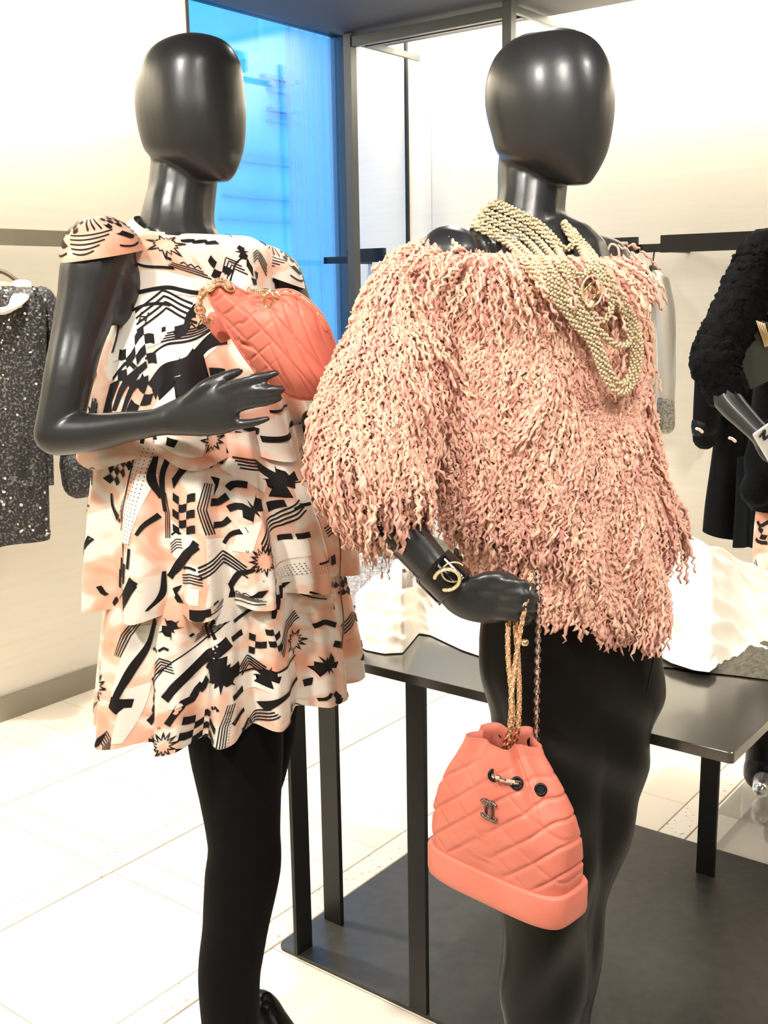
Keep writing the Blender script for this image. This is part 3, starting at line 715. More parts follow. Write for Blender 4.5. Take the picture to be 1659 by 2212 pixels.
p.star(c1((685, 1122))[0], 42, 14, .5, True); p.stroke(c1((480, 1195), (540, 1212), (600, 1235), (720, 1240)), 5)
p.ship(*c1((715, 1232), (905, 1290)), 12); p.checks(c1((875, 1190))[0], 4, 4, 19, 28); p.checks(c1((950, 1255))[0], 3, 2, 17, 40)
p.chev(c1((965, 1250), (1000, 1190), (1050, 1210)), 4, (4, 7), 2.6); p.stroke(c1((990, 1300), (1030, 1220), (1080, 1190), (1100, 1250)), 3)
p.poly(c1((1080, 1200), (1110, 1240), (1100, 1280), (1070, 1230))); p.poly(c1((1120, 1255), (1160, 1265), (1150, 1285), (1130, 1290))); p.poly(c1((1090, 1290), (1140, 1300), (1135, 1318), (1100, 1315)))
p.star(c1((1240, 1305))[0], 27, 8, .35); p.star(c1((1055, 1160))[0], 18, 8, .3); p.chev(c1((1110, 1170), (1160, 1150), (1210, 1230)), 4, (-2, 6), 2.4)
p.star(c1((488, 1165))[0], 17, 7, .4); p.stroke(c1((545, 1362), (700, 1352), (850, 1362)), 6)
p.chev(c2((565, 240), (660, 182), (820, 215)), 4, (3, 8), 3.2); p.stroke(c2((520, 240), (600, 225), (700, 232)), 4)
p.cc(c2((580, 297))[0], 20, 100); p.cc(c2((403, 370))[0], 19, 35)
p.stroke(c2((835, 255), (798, 285), (792, 315), (745, 335)), (14, 10, 12, 16)); p.stroke(c2((730, 360), (760, 345), (780, 352)), 3.5); p.stroke(c2((840, 330), (870, 322), (900, 330)), 4)
p.ship(*c2((670, 405), (960, 355)), 12, 4); p.stroke(c2((610, 460), (680, 425), (800, 400), (970, 365)), 3)
p.checks(c2((540, 485))[0], 4, 4, 15, -25, .5); p.stroke(c2((640, 590), (680, 545), (790, 505), (890, 455), (1010, 445)), (24, 20, 16, 18, 22))
p.star(c2((815, 580))[0], 37, 16, .55); p.cc(c2((815, 583))[0], 22, 105, 'w')
p.poly(c2((598, 660), (625, 605), (648, 625), (622, 690))); p.poly(c2((632, 660), (720, 598), (738, 635), (650, 692))); p.poly(c2((900, 552), (985, 568), (985, 582), (905, 575)))
p.stroke(c2((468, 700), (490, 630), (560, 585)), (8, 13, 9)); p.stroke(c2((500, 735), (520, 665), (575, 645)), (6, 10, 8)); p.stroke(c2((450, 560), (500, 520), (540, 540)), 5)
p.stroke(c2((300, 555), (340, 565), (372, 582)), 14); p.stroke(c2((290, 672), (330, 665), (375, 652)), 15); p.star(c2((485, 315))[0], 24, 8, .35); p.ship(*c2((385, 530), (460, 590)), 9, 4)
p.stroke(c2((425, 300), (460, 360), (470, 410)), 7); p.star(c2((330, 745))[0], 20, 9, .4); p.poly(c2((400, 650), (455, 640), (440, 700), (460, 760), (400, 740)))
p.stroke(c2((1140, 875), (1230, 862), (1400, 845)), (13, 11, 9)); p.poly(c2((1070, 838), (1160, 845), (1150, 875), (1080, 870))); p.chev(c2((1040, 880), (1100, 890), (1150, 930)), 4, (-2, 6), 3); p.stroke(c2((1150, 735), (1260, 738), (1340, 750)), 4)
p.poly(c2((700, 895), (760, 890), (740, 930), (690, 940))); p.chev(c2((300, 1030), (350, 1010), (390, 1030)), 3, (0, 6), 2.6); p.star(c2((580, 930))[0], 18, 9, .4)
p.stroke(c2((1050, 640), (1110, 600), (1180, 580)), 9); p.checks(c2((560, 700))[0], 2, 3, 17, 20)
p.fill(.052, 4, 700, .10, .97); p.build(bod)

p = Print(t2)
for q in (c2((560, 1080), (640, 1090), (520, 1400), (440, 1400)), c2((1010, 980), (1240, 1090), (1200, 1180), (960, 1030)), c2((1290, 1100), (1390, 1100), (1390, 1220), (1300, 1200)), c2((400, 1160), (460, 1160), (440, 1260), (370, 1260)), c2((900, 1380), (1010, 1420), (940, 1580), (890, 1600)),
          c3((760, 290), (880, 330), (860, 470), (730, 480)), c3((1110, 170), (1240, 130), (1240, 240), (1080, 290)), c3((600, 380), (700, 390), (690, 480), (610, 480)), c3((540, 60), (690, 150), (600, 280), (530, 250)), c3((1000, 330), (1240, 270), (1240, 360), (1020, 400)), c2((1060, 1330), (1180, 1300), (1100, 1450), (1010, 1460))): p.poly(q, 'w')
p.checks(c2((440, 1045))[0], 3, 6, 17, 55, .3); p.stroke(c2((545, 985), (500, 1180), (440, 1340)), 3.5); p.dots(c2((540, 1190))[0], 5, 26, 8.5, 8, 12)
p.ship(*c2((455, 1320), (500, 1180)), 9, 4)
p.stroke(c2((625, 990), (612, 1090), (645, 1185)), (9, 13, 8)); p.stroke(c2((690, 1000), (655, 1090), (665, 1250)), (16, 13, 9)); p.chev(c2((650, 1180), (668, 1280), (655, 1400)), 3, (5, 0), 2.4)
p.poly(c2((712, 1095), (760, 1045), (790, 1060), (720, 1140))); p.poly(c2((755, 1030), (830, 965), (845, 1000), (770, 1075)))
p.star(c2((925, 965))[0], 34, 14, .5); p.cc(c2((925, 965))[0], 19, 110, 'w')
p.poly(c2((912, 1085), (965, 1102), (950, 1140), (920, 1185), (935, 1130)))
p.stroke(c2((998, 1140), (1030, 1115), (1088, 1125)), 14); p.stroke(c2((905, 1205), (950, 1212), (1000, 1185)), 15); p.stroke(c2((1002, 1245), (1050, 1225), (1098, 1255)), 14); p.stroke(c2((918, 1325), (970, 1332), (1012, 1305)), 13)
p.star(c2((1110, 1240))[0], 35, 8, .2, rot=.3); p.chev(c2((1010, 970), (1130, 1000), (1250, 1085)), 4, (4, 8), 3.6); p.star(c2((1255, 1112))[0], 38, 11, .3); p.cc(c2((1295, 1120))[0], 12, 100)
p.stroke(c2((1285, 1100), (1340, 1100), (1395, 1108)), 2.5)
p.chev(c2((1110, 1390), (1170, 1300), (1260, 1285), (1380, 1215)), 4, (3, 8), 3.6); p.poly(c2((1205, 1210), (1290, 1205), (1295, 1240), (1210, 1262))); p.stroke(c2((1290, 1235), (1340, 1220), (1390, 1218)), 7)
p.poly(c2((1268, 1382), (1328, 1376), (1330, 1406), (1270, 1410))); p.poly(c2((1322, 1362), (1388, 1355), (1390, 1384), (1325, 1392)))
p.stroke(c2((970, 1425), (1000, 1395), (1030, 1375), (1090, 1350)), (11, 9, 10, 12)); p.star(c2((1165, 1490))[0], 33, 16, .5, True)
for w_, q in (('C', (1175, 1402)), ('S', (1245, 1455)), ('N', (1160, 1582)), ('W', (1090, 1450))): p.text(c2(q)[0], 5, w_)
p.chev(c2((855, 1510), (970, 1470), (1085, 1550)), 4, (0, 8), 3.8); p.stroke(c2((1010, 1650), (1050, 1590), (1070, 1570), (1125, 1540)), (17, 13, 10, 8))
p.dots(c2((1445, 1522))[0], 9, 4, 6, 6, -5); p.stroke(c2((1390, 1492), (1450, 1485), (1520, 1475)), 4.5); p.dots(c3((1180, 335))[0], 10, 5, 6, 6, -18)
p.stroke(c2((1440, 1590), (1500, 1560), (1570, 1565)), 11); p.poly(c2((1535, 1480), (1570, 1470), (1575, 1530), (1540, 1540)))
p.checks(c2((775, 1270))[0], 3, 5, 18, 5, .3); p.chev(c2((885, 1120), (850, 1230), (872, 1360)), 4, (5, 2), 2.2); p.stroke(c2((700, 1385), (735, 1365), (770, 1370)), 4); p.chev(c2((690, 1430), (730, 1400), (770, 1395)), 4, (0, 6), 2)
p.stroke(c2((372, 1180), (385, 1240), (445, 1285)), (6, 10, 17)); p.stroke(c2((358, 1300), (370, 1350), (410, 1385)), (7, 9, 13)); p.stroke(c2((570, 1360), (600, 1315), (645, 1280)), (7, 9, 13))
for q in ((478, 1455), (530, 1475), (445, 1535), (493, 1555), (430, 1600)): p.poly([(x + .434 * dx, y + .434 * dy) for (x, y) in c2(q) for dx, dy in ((-2, -48), (18, -46), (8, 48), (-14, 46))])
p.stroke(c2((515, 1655), (570, 1580)), 24, sm=False); p.stroke(c3((270, 510), (330, 440), (400, 355)), (22, 25, 24)); p.stroke(c2((680, 1600), (760, 1500), (860, 1420)), (17, 13, 20))
p.stroke(c3((505, 365), (590, 290), (690, 165)), (10, 12, 16)); p.poly(c3((528, 430), (600, 395), (560, 450), (605, 500), (520, 520), (545, 470)))
p.chev(c3((600, 340), (650, 320), (715, 335)), 4, (0, 6), 2.2); p.stroke(c3((610, 300), (640, 285), (680, 298)), 5); p.ship(*c3((760, 480), (1020, 470)), 12, 4); p.stroke(c3((715, 495), (850, 498), (1020, 490)), 2.6)
for q in ((985, 430), (1090, 400), (1090, 445), (1150, 430)): p.poly([(x + .422 * dx, y + .422 * dy) for (x, y) in c3(q) for dx, dy in ((-50, 12), (-10, -28), (45, -34), (10, 8))])
p.chev(c3((150, 220), (180, 210), (205, 260)), 4, (0, 6), 2); p.dots(c3((190, 340))[0], 7, 6, 5, 6); p.star(c3((232, 220))[0], 17, 8, .4); p.stroke(c3((170, 400), (180, 440), (190, 455)), 6); p.stroke(c3((215, 490), (300, 400), (340, 330)), 2)
p.stroke(c3((440, 520), (480, 450), (490, 330)), (4, 11, 7)); p.star(c2((1385, 970))[0], 22, 10, .4, True); p.stroke(c3((1205, 410), (1270, 430), (1330, 440)), 6); p.poly(c3((1290, 360), (1340, 330), (1390, 345), (1400, 365), (1340, 360), (1300, 385)))
p.fill(.047, 5, 1200); p.build(mid)

p = Print(t3)
for q in (c3((330, 620), (470, 600), (330, 860), (240, 990)), c3((420, 860), (560, 770), (850, 590), (830, 690), (560, 880), (520, 920)), c3((860, 820), (1240, 830), (1250, 900), (1050, 930), (870, 900)), c3((310, 930), (430, 900), (300, 1210), (250, 1200)), c3((1190, 1000), (1300, 1020), (1290, 1100), (1150, 1110)), c3((820, 1000), (850, 1030), (830, 1250), (760, 1250)), c3((590, 900), (740, 850), (640, 1000), (540, 1000))): p.poly(q, 'w')
p.stroke(c3((225, 575), (255, 608), (300, 608)), 12); p.stroke(c3((215, 690), (245, 703), (280, 695)), 11); p.chev(c3((350, 580), (310, 640), (275, 740)), 4, (5, 1), 2); p.stroke(c3((475, 575), (420, 690), (345, 800), (300, 900), (255, 1000)), (18, 15, 17, 13, 18))
p.poly(c3((325, 530), (420, 535), (400, 565), (370, 575), (345, 555))); p.star(c3((550, 600))[0], 27, 9, .3); p.chev(c3((440, 820), (500, 750), (560, 770)), 5, (2, 6), 2.3); p.stroke(c3((410, 880), (560, 770), (700, 690), (840, 590)), 3)
p.stroke(c3((430, 730), (460, 712), (490, 722)), 5); p.stroke(c3((500, 715), (525, 700), (550, 712)), 5); p.ship(*c3((650, 680), (845, 575)), 13, 4)
p.stroke(c3((530, 940), (600, 865), (700, 785), (850, 690)), (20, 19, 22, 28)); p.star(c3((805, 830))[0], 40, 15, .5); p.cc(c3((825, 828))[0], 18, 110, 'w')
p.poly(c3((410, 872), (440, 885), (490, 905), (470, 940), (430, 915)))
for k_, L_ in enumerate((((470, 935), (440, 985), (470, 1000), (420, 1050), (440, 1062), (375, 1130)), ((730, 885), (690, 950), (670, 925), (640, 985), (610, 985), (545, 1075)))): p.stroke(c3(*L_), (13, 17, 15, 18, 15, 17), sm=False)
p.checks(c3((690, 1150))[0], 4, 5, 19, 8, .45); p.chev(c3((835, 970), (795, 1080), (775, 1250)), 4, (5, 1), 2.2); p.dots(c3((828, 1130))[0], 3, 16, 5, 7, 8); p.stroke(c3((755, 1010), (780, 990), (790, 1010)), 6)
p.star(c3((535, 1175))[0], 32, 12, .42, True); p.star(c3((222, 890))[0], 30, 12, .42, True); p.star(c3((405, 1225))[0], 18, 9, .4); p.star(c3((965, 1215))[0], 24, 10, .42, True)
for w_, q in (('M', (508, 1092)), ('N', (403, 1190)), ('C', (232, 805)), ('C', (1187, 598)), ('C', (955, 1168))): p.text(c3(q)[0], 5, w_)
p.chev(c3((215, 1190), (260, 1110), (290, 1150), (282, 1230)), 5, (-5, 4), 2.6); p.stroke(c3((165, 1050), (200, 1060)), 10, sm=False); p.stroke(c3((165, 1110), (190, 1130)), 11, sm=False)
p.poly(c3((845, 640), (905, 622), (912, 655), (850, 668))); p.chev(c3((895, 800), (940, 755), (1030, 820)), 4, (1, 7), 3.2); p.star(c3((1030, 850))[0], 27, 10, .33); p.stroke(c3((850, 800), (1050, 822), (1250, 812)), 4); p.text(c3((865, 824))[0], 5, 'CHANEL', 3)
p.checks(c3((1060, 650))[0], 2, 4, 15, -8, .3); p.checks(c3((985, 690))[0], 2, 3, 17, 5, .3); p.star(c3((1200, 685))[0], 32, 14, .5, True); p.cc(c3((1060, 855))[0], 12, 100); p.chev(c3((1060, 700), (1130, 580), (1230, 540)), 4, (3, 6), 3)
p.stroke(c3((1000, 1000), (1080, 945), (1270, 932)), (20, 13, 10)); p.stroke(c3((1060, 1140), (1100, 1108), (1120, 1100), (1185, 1072)), (10, 14, 9, 14), sm=False); p.chev(c3((870, 1240), (945, 1100), (1050, 1020)), 4, (5, 5), 3.2)
p.poly(c3((852, 930), (910, 915), (915, 950), (856, 958))); p.stroke(c3((858, 1075), (890, 1055), (925, 1045)), 12); p.poly(c3((1150, 1010), (1188, 995), (1185, 1065), (1165, 1040))); p.stroke(c3((1185, 1000), (1230, 1020), (1295, 1060)), 2.6)
p.stroke(c3((870, 1245), (910, 1200), (960, 1130)), (18, 10, 7)); p.chev(c3((740, 560), (720, 600), (745, 660)), 2, (14, 0), 7); p.stroke(c3((860, 560), (960, 520), (1040, 500)), 8)
p.star(c3((1310, 790))[0], 30, 12, .4); p.poly(c3((1255, 880), (1290, 860), (1285, 910), (1262, 925))); p.chev(c3((1360, 540), (1400, 570), (1450, 640)), 3, (-4, 7), 3.4); p.stroke(c3((1240, 580), (1300, 570), (1370, 610)), 12); p.stroke(c3((1330, 670), (1380, 700)), 14, sm=False); p.checks(c3((1385, 985))[0], 3, 2, 18, 20); p.poly(c3((1400, 740), (1440, 800), (1480, 800), (1450, 860), (1410, 800))); p.stroke(c3((1280, 970), (1310, 960), (1330, 930)), 9); p.stroke(c3((1330, 910), (1360, 960)), 13, sm=False)
p.fill(.047, 6, 1200); p.build(low)
# cap sleeves
class Cap:
    def __init__(s, c, ax, r, lat, flare=0.0):
        s.c = np.asarray(c); s.ax = norm(ax); s.r = r; s.lat = lat; s.flare = flare
        s.x = norm(np.cross(s.ax, (0, 1, .1))); s.y = np.cross(s.ax, s.x)
    def pos(s, t, q, lift=0.0):
        la = q * s.lat; rr = s.r + lift + s.flare * q ** 2
        return s.c + (np.cos(t) * np.sin(la) * rr)[:, None] * s.x + (np.sin(t) * np.sin(la) * rr)[:, None] * s.y + (np.cos(la) * rr)[:, None] * s.ax
def cap_sleeve(c, ax, r, lat, flare, seed):
    K_ = Cap(c, ax, r, lat, flare); nu, nv = 72, 24
    T_, Q_ = np.meshgrid(np.linspace(0, 2 * np.pi, nu, endpoint=False), np.linspace(.02, 1, nv)); V = K_.pos(T_.ravel(), Q_.ravel()); F = grid_faces(nu, nv) + [tuple(range(nu))]
    o = obj('cap_sleeve', (V, F), M['printed_silk'], dress)
    rs = np.random.default_rng(seed); Vs, Fs, n = [], [], 0
    def patch(t0, t1, q0, q1, tw=0.0):
        nonlocal n
        a, b = np.meshgrid(np.linspace(0, 1, 10), np.linspace(0, 1, 4)); a, b = a.ravel(), b.ravel()
        Vs.append(K_.pos(t0 + (t1 - t0) * a + tw * b, np.clip(q0 + (q1 - q0) * b + .04 * np.sin(a * 3.1), 0, .99), .0012)); Fs.extend([[i + n for i in f] for f in grid_faces(10, 4, False)]); n += 40
    for t_ in (0.0, 2.1, 4.2):
        for i in range(5):
            for j in range(3):
                if (i + j) % 2 == 0: patch(t_ + i * .22, t_ + i * .22 + .22, .22 + j * .10, .31 + j * .10, .06)
        for k_ in range(5): patch(t_ + .9 + .05 * k_, t_ + 2.3 - .16 * k_, .56 + .075 * k_, .580 + .075 * k_)
        for k_ in range(3): patch(t_ + 1.25 + .22 * k_, t_ + 1.32 + .22 * k_, .18, .50, .25)
        patch(t_ + .1, t_ + .5, .62, .74, .4); patch(t_ + .2, t_ + .9, .84, .87)
    mo = obj('printed_motif', (np.vstack(Vs), Fs), M['print_black'], o); mo['kind'] = 'stuff'
cap_sleeve(at(222, 560, 1.66), (-.12, -.10, .95), .0615, 1.50, .0, 1)
cap_sleeve(at(566, 606, 1.84), (.35, .0, .9), .058, 1.40, .014, 2)
obj('tie_cord', tube(spline([at(724, 1100, 1.70), at(735, 1180, 1.69), at(734, 1260, 1.68), at(742, 1340, 1.68), at(738, 1400, 1.675)], 40), .0012, 6), mat('brown_cord', (.10, .055, .03), .7), dress)
# ------------------------------------------------------------------ pink fringed jacket
TH2 = math.radians(26); JY = 1.57
jb = Cloth([(553, 975, 1285), (556, 930, 1322), (585, 900, 1338), (680, 900, 1355), (800, 905, 1362), (950, 922, 1370), (1080, 955, 1390), (1140, 990, 1404), (1186, 1025, 1414)], JY, TH2, .86,
           lambda phi, v: (.008 * v * np.sin(6 * phi + 1), 0 * phi), lambda phi, v: -.020 * np.cos(phi - TH2 - .3) * np.exp(-(v / .06) ** 2), -.050)
sleeve_pts = [(940, 588, 1.53, .046), (915, 640, 1.52, .056), (878, 740, 1.50, .064), (838, 840, 1.48, .069), (814, 920, 1.46, .069), (808, 970, 1.445, .066), (815, 1000, 1.437, .060)]
far_sleeve = [(1290, 592, 1.68, .046), (1305, 700, 1.69, .052), (1312, 850, 1.69, .056), (1330, 1000, 1.66, .057), (1375, 1125, 1.64, .056)]
jk = empty('fringed_jacket', at(1210, 1300, JY))
M['jacket_base'] = mat('pink_knit_base', (.80, .44, .35), .9)
body_vf = jb.mesh(120, 60)
jo = obj('jacket_body', body_vf, M['jacket_base'], jk)
s1_vf = limb(sleeve_pts, 40, 36); s2_vf = limb(far_sleeve, 40, 32)
obj('sleeve', s1_vf, M['jacket_base'], jk); obj('sleeve', s2_vf, M['jacket_base'], jk)
def sample(VF, n, rs):
    V = np.asarray(VF[0]); T = []
    for f in VF[1]:
        if len(f) > 4: continue
        T.append((f[0], f[1], f[2]))
        if len(f) == 4: T.append((f[0], f[2], f[3]))
    T = np.array(T); a, b, c = V[T[:, 0]], V[T[:, 1]], V[T[:, 2]]
    nr = np.cross(b - a, c - a); ar = np.linalg.norm(nr, axis=1); i = rs.choice(len(T), n, p=ar / ar.sum())
    r1, r2 = np.sqrt(rs.random(n))[:, None], rs.random(n)[:, None]
    P = a[i] * (1 - r1) + b[i] * (r1 * (1 - r2)) + c[i] * (r1 * r2); return P, nr[i] / ar[i][:, None]
def yarn(P, Nn, rs, L0, L1, rad, rings=22, sides=4, out=.012):
    n = len(P)
    down = np.array([0, 0, -1.0]); t = down - Nn * (Nn @ down)[:, None]; tl = np.linalg.norm(t, axis=1)[:, None]; t = np.where(tl > .25, t / np.maximum(tl, 1e-6), down + Nn * .3); t /= np.linalg.norm(t, axis=1)[:, None]
    bi = np.cross(Nn, t)
    sw = .24 * np.sin(P[:, 0] * 31 + P[:, 2] * 23) + .20 * np.sin(P[:, 0] * 67 - P[:, 2] * 41 + P[:, 1] * 30) + rs.normal(0, .20, n)
    t = t * np.cos(sw)[:, None] + bi * np.sin(sw)[:, None]; bi = np.cross(Nn, t)
    L = rs.uniform(L0, L1, n)[:, None, None]; s = np.linspace(0, 1, rings)[None, :, None]
    nr_ = np.ones(n)
    for k0 in range(0, n, 500): nr_[k0:k0 + 500] = np.sqrt(((P[k0:k0 + 500, None, :] - ROPE[None]) ** 2).sum(-1)).min(1)
    lift = out * ((.25 + rs.random(n)) * np.clip((nr_ - .03) / .03, .08, 1))[:, None, None]
    C = P[:, None, :] + t[:, None, :] * (L * s) + Nn[:, None, :] * (.002 + lift * np.sin(np.pi * np.minimum(s * .8 + .05, 1)))
    C[..., 2] -= (.012 * s ** 2 * L / .08)[..., 0]
    ph = rs.random(n)[:, None, None] * 6.28; fr = rs.uniform(4.0, 9.0, n)[:, None, None] * 6.28
    C = C + bi[:, None, :] * (0.0019 * np.sin(fr * s + ph)) + Nn[:, None, :] * (0.0019 * np.cos(fr * s * 1.1 + ph))
    C = C + rs.normal(0, .0009, C.shape)
    R = rad * (1 + .38 * rs.standard_normal((n, rings))).clip(.45, 1.9); R[:, 0] *= .6; R[:, -1] *= .55
    a = np.arange(sides) / sides * 6.28318
    ring = (np.cos(a)[None, None, :, None] * bi[:, None, None, :] + np.sin(a)[None, None, :, None] * Nn[:, None, None, :]) * R[:, :, None, None]
    V = (C[:, :, None, :] + ring).reshape(-1, 3)
    j, k = np.meshgrid(np.arange(rings - 1), np.arange(sides), indexing='ij'); j, k = j.ravel(), k.ravel(); k2 = (k + 1) % sides
    q = np.stack([j * sides + k, j * sides + k2, (j + 1) * sides + k2, (j + 1) * sides + k], 1)
    end = np.array([[(rings - 1) * sides + x for x in range(4)]]); q = np.vstack([q, end])
    F = (q[None] + (np.arange(n) * rings * sides)[:, None, None]).reshape(-1, 4)
    return V, F, np.repeat(np.arange(n), rings * sides)
ym = bpy.data.materials.new('pink_boucle_yarn'); ym.use_nodes = True
N_, L_ = ym.node_tree.nodes, ym.node_tree.links; b_ = N_['Principled BSDF']; at_ = N_.new('ShaderNodeAttribute'); at_.attribute_name = 'yarn'
L_.new(at_.outputs['Color'], b_.inputs['Base Color']); b_.inputs['Roughness'].default_value = .85; b_.inputs['Specular IOR Level'].default_value = .2; b_.inputs['Sheen Weight'].default_value = .25
tn_ = N_.new('ShaderNodeTexNoise'); tn_.inputs['Scale'].default_value = 420; tn_.inputs['Detail'].default_value = 4
bn_ = N_.new('ShaderNodeBump'); bn_.inputs['Strength'].default_value = .45; bn_.inputs['Distance'].default_value = .004
tx_ = N_.new('ShaderNodeTexCoord'); L_.new(tx_.outputs['Object'], tn_.inputs['Vector']); L_.new(tn_.outputs['Fac'], bn_.inputs['Height']); L_.new(bn_.outputs[0], b_.inputs['Normal'])
M['yarn'] = ym
# ------------------------------------------------------------------ pearl necklace
def bvh_of(*objs):
    V, F, n = [], [], 0
    for o in objs:
        co = np.empty(len(o.data.vertices) * 3, np.float32); o.data.vertices.foreach_get('co', co); co = co.reshape(-1, 3)
        V.append(co); F += [[i + n for i in p_.vertices] for p_ in o.data.polygons]; n += len(co)
    return BVHTree.FromPolygons(np.vstack(V).tolist(), F)
bpy.context.view_layer.update()
mq2_body = [c for c in mq2.children][0]
chest = bvh_of(jo, mq2_body)
nk = empty('pearl_necklace', at(1150, 470, 1.62))
c4 = lambda P: [(880 + .3617 * x, 380 + .3617 * y) for x, y in P]
ropes = [
    [(392, 300), (500, 350), (600, 405), (720, 525), (860, 705), (1000, 885), (1100, 1005), (1170, 1180), (1250, 1290), (1335, 1255), (1382, 1130), (1388, 1000), (1340, 830), (1255, 680), (1170, 560), (1085, 440), (1000, 345)],
    [(405, 270), (620, 380), (760, 510), (900, 690), (1050, 875), (1140, 1000), (1205, 1160), (1275, 1245), (1335, 1170), (1350, 1000), (1300, 830), (1210, 670), (1135, 545), (1045, 425), (965, 320)],
    [(430, 240), (660, 345), (800, 480), (940, 670), (1080, 850), (1170, 950), (1250, 1010), (1318, 1000), (1325, 925), (1270, 790), (1190, 670), (1110, 555), (1060, 480), (985, 345)],
    [(455, 205), (700, 318), (840, 450), (985, 640), (1080, 790), (1160, 865), (1215, 800), (1205, 720), (1150, 610), (1085, 520), (1010, 400), (950, 310)],
    [(495, 172), (740, 290), (880, 420), (955, 530), (1035, 595), (1082, 545), (1055, 470), (1000, 390), (940, 310)],
    [(530, 155), (640, 205), (780, 280), (880, 375), (925, 430), (975, 425), (985, 390), (935, 290)],
]
bead = ball((0, 0, 0), 1.0, 8, 5); bV, bF = np.asarray(bead[0]), bead[1]
def rope(P, r_pearl=.0024, twist=.0030, strands=3, parent=nk):
    P = np.asarray(P); seg = np.linalg.norm(np.diff(P, axis=0), axis=1); s = np.concatenate([[0], np.cumsum(seg)]); n = int(s[-1] / (r_pearl * 1.72))
    q = np.linspace(0, s[-1], n); Q = np.stack([np.interp(q, s, P[:, k]) for k in range(3)], 1); T, Nn, Bn = frames(Q)
    V, F = [], []
    for k in range(strands):
        a = q / .020 * 2 * np.pi + k * 2 * np.pi / strands
        C = Q + Nn * (np.cos(a) * twist)[:, None] + Bn * (np.sin(a) * twist)[:, None]
        for c in C:
            m_ = len(V) * len(bV); V.append(bV * r_pearl + c); F += [[i + m_ for i in f] for f in bF]
    o = obj('pearl_rope', (np.vstack(V), F), M['pearl'], parent); o['kind'] = 'stuff'; return o
ROPE = []
for i, R_ in enumerate(ropes):
    px = spline(c4(R_), 110); pts = []
    for x, y in px:
        d = ray(x, y); h = chest.ray_cast(Vector(cO), Vector(norm(d)))
        Y = h[0][1] if h[0] is not None else (pts[-1] if pts else 1.58)
        Y = min(Y, 1.66); pts.append(Y)
    ys = np.array(pts); kf = np.hanning(17); kf /= kf.sum(); ys = np.convolve(np.pad(ys, 8, mode='edge'), kf, 'valid') - np.interp(px[:, 1], [500, 600], [.010, .046]) - .003 * (i % 3)
    W3 = np.array([at(x, y, Y) for (x, y), Y in zip(px, ys)])
    back = [W3[-1], at(1222, 470, 1.665), at(1165, 452, 1.705), at(1090, 450, 1.675), W3[0]]
    W3 = np.vstack([W3, spline(back, 40)[1:]])
    rope(W3)
    ROPE.append(W3[::2])
ROPE = np.vstack(ROPE)
rs = np.random.default_rng(11)
def fringe(VF, n, parent, L0=.055, L1=.095, rad=.0023, keep=None):
    P, Nn = sample(VF, n, rs)
    if keep is not None:
        m_ = keep(P); P, Nn = P[m_], Nn[m_]
    V, F, sid = yarn(P, Nn, rs, L0, L1, rad)
    me = mesh_data('fringe', V, F, M['yarn'])
    pal = np.array([(.89, .49, .37), (.90, .53, .38), (.91, .57, .42), (.88, .44, .36)]); ci = rs.integers(0, 4, len(P)); col = pal[ci] * rs.uniform(.92, 1.06, (len(P), 1))
    lc = np.ones((len(V), 4), np.float32); lc[:, :3] = col[sid]
    at2 = me.color_attributes.new('yarn', 'FLOAT_COLOR', 'POINT'); at2.data.foreach_set('color', lc.ravel())
    o = link('fringe', me, parent); o['kind'] = 'stuff'; return o
# the cloth grid turns its normals inwards or outwards: make them point out of the tube
def outward(VF):
    V = np.asarray(VF[0]); F = [f for f in VF[1] if len(f) == 4]; c = V.mean(0); f = np.array(F)
    nr = np.cross(V[f[:, 1]] - V[f[:, 0]], V[f[:, 3]] - V[f[:, 0]]); d = V[f].mean(1) - c; d[:, 2] = 0
    return (V, F) if (nr * d).sum() > 0 else (V, [tuple(reversed(q)) for q in F])
body_o, s1_o, s2_o = outward(body_vf), outward(s1_vf), outward(s2_vf)
fringe(body_o, 6400, jk)
fringe(s1_o, 2600, jk)
fringe(s2_o, 900, jk)
# hem and cuff rows of longer strands
hp = np.linspace(-np.pi, np.pi, 700); hv = np.full(700, .985); HP = jb.pos(hp, hv); HN = np.stack([np.sin(hp), -np.cos(hp), 0 * hp], 1)
V_, F_, sid_ = yarn(HP, HN, rs, .06, .095, .0025, out=.006)
me = mesh_data('fringe', V_, F_, M['yarn']); lc = np.ones((len(V_), 4), np.float32); lc[:, :3] = np.array([(.89, .50, .37), (.91, .57, .42), (.88, .46, .36)])[rs.integers(0, 3, 700)][sid_]
me.color_attributes.new('yarn', 'FLOAT_COLOR', 'POINT').data.foreach_set('color', lc.ravel()); o_ = link('fringe', me, jk); o_['kind'] = 'stuff'
for q in (((966, 552), (975, 528), (992, 521), (1008, 528), (1012, 545)), ((1310, 545), (1320, 528), (1334, 534), (1338, 552))):
    obj('hanger_loop', tube(spline([at(x, y, 1.50 if x < 1100 else 1.60) for x, y in q], 24), .0018, 6), M['yarn'] if False else mat('pink_loop', (.82, .50, .40), .6), jk)
tag(jk, 'shaggy pink jacket of long yarn fringe on the mannequin', 'jacket')

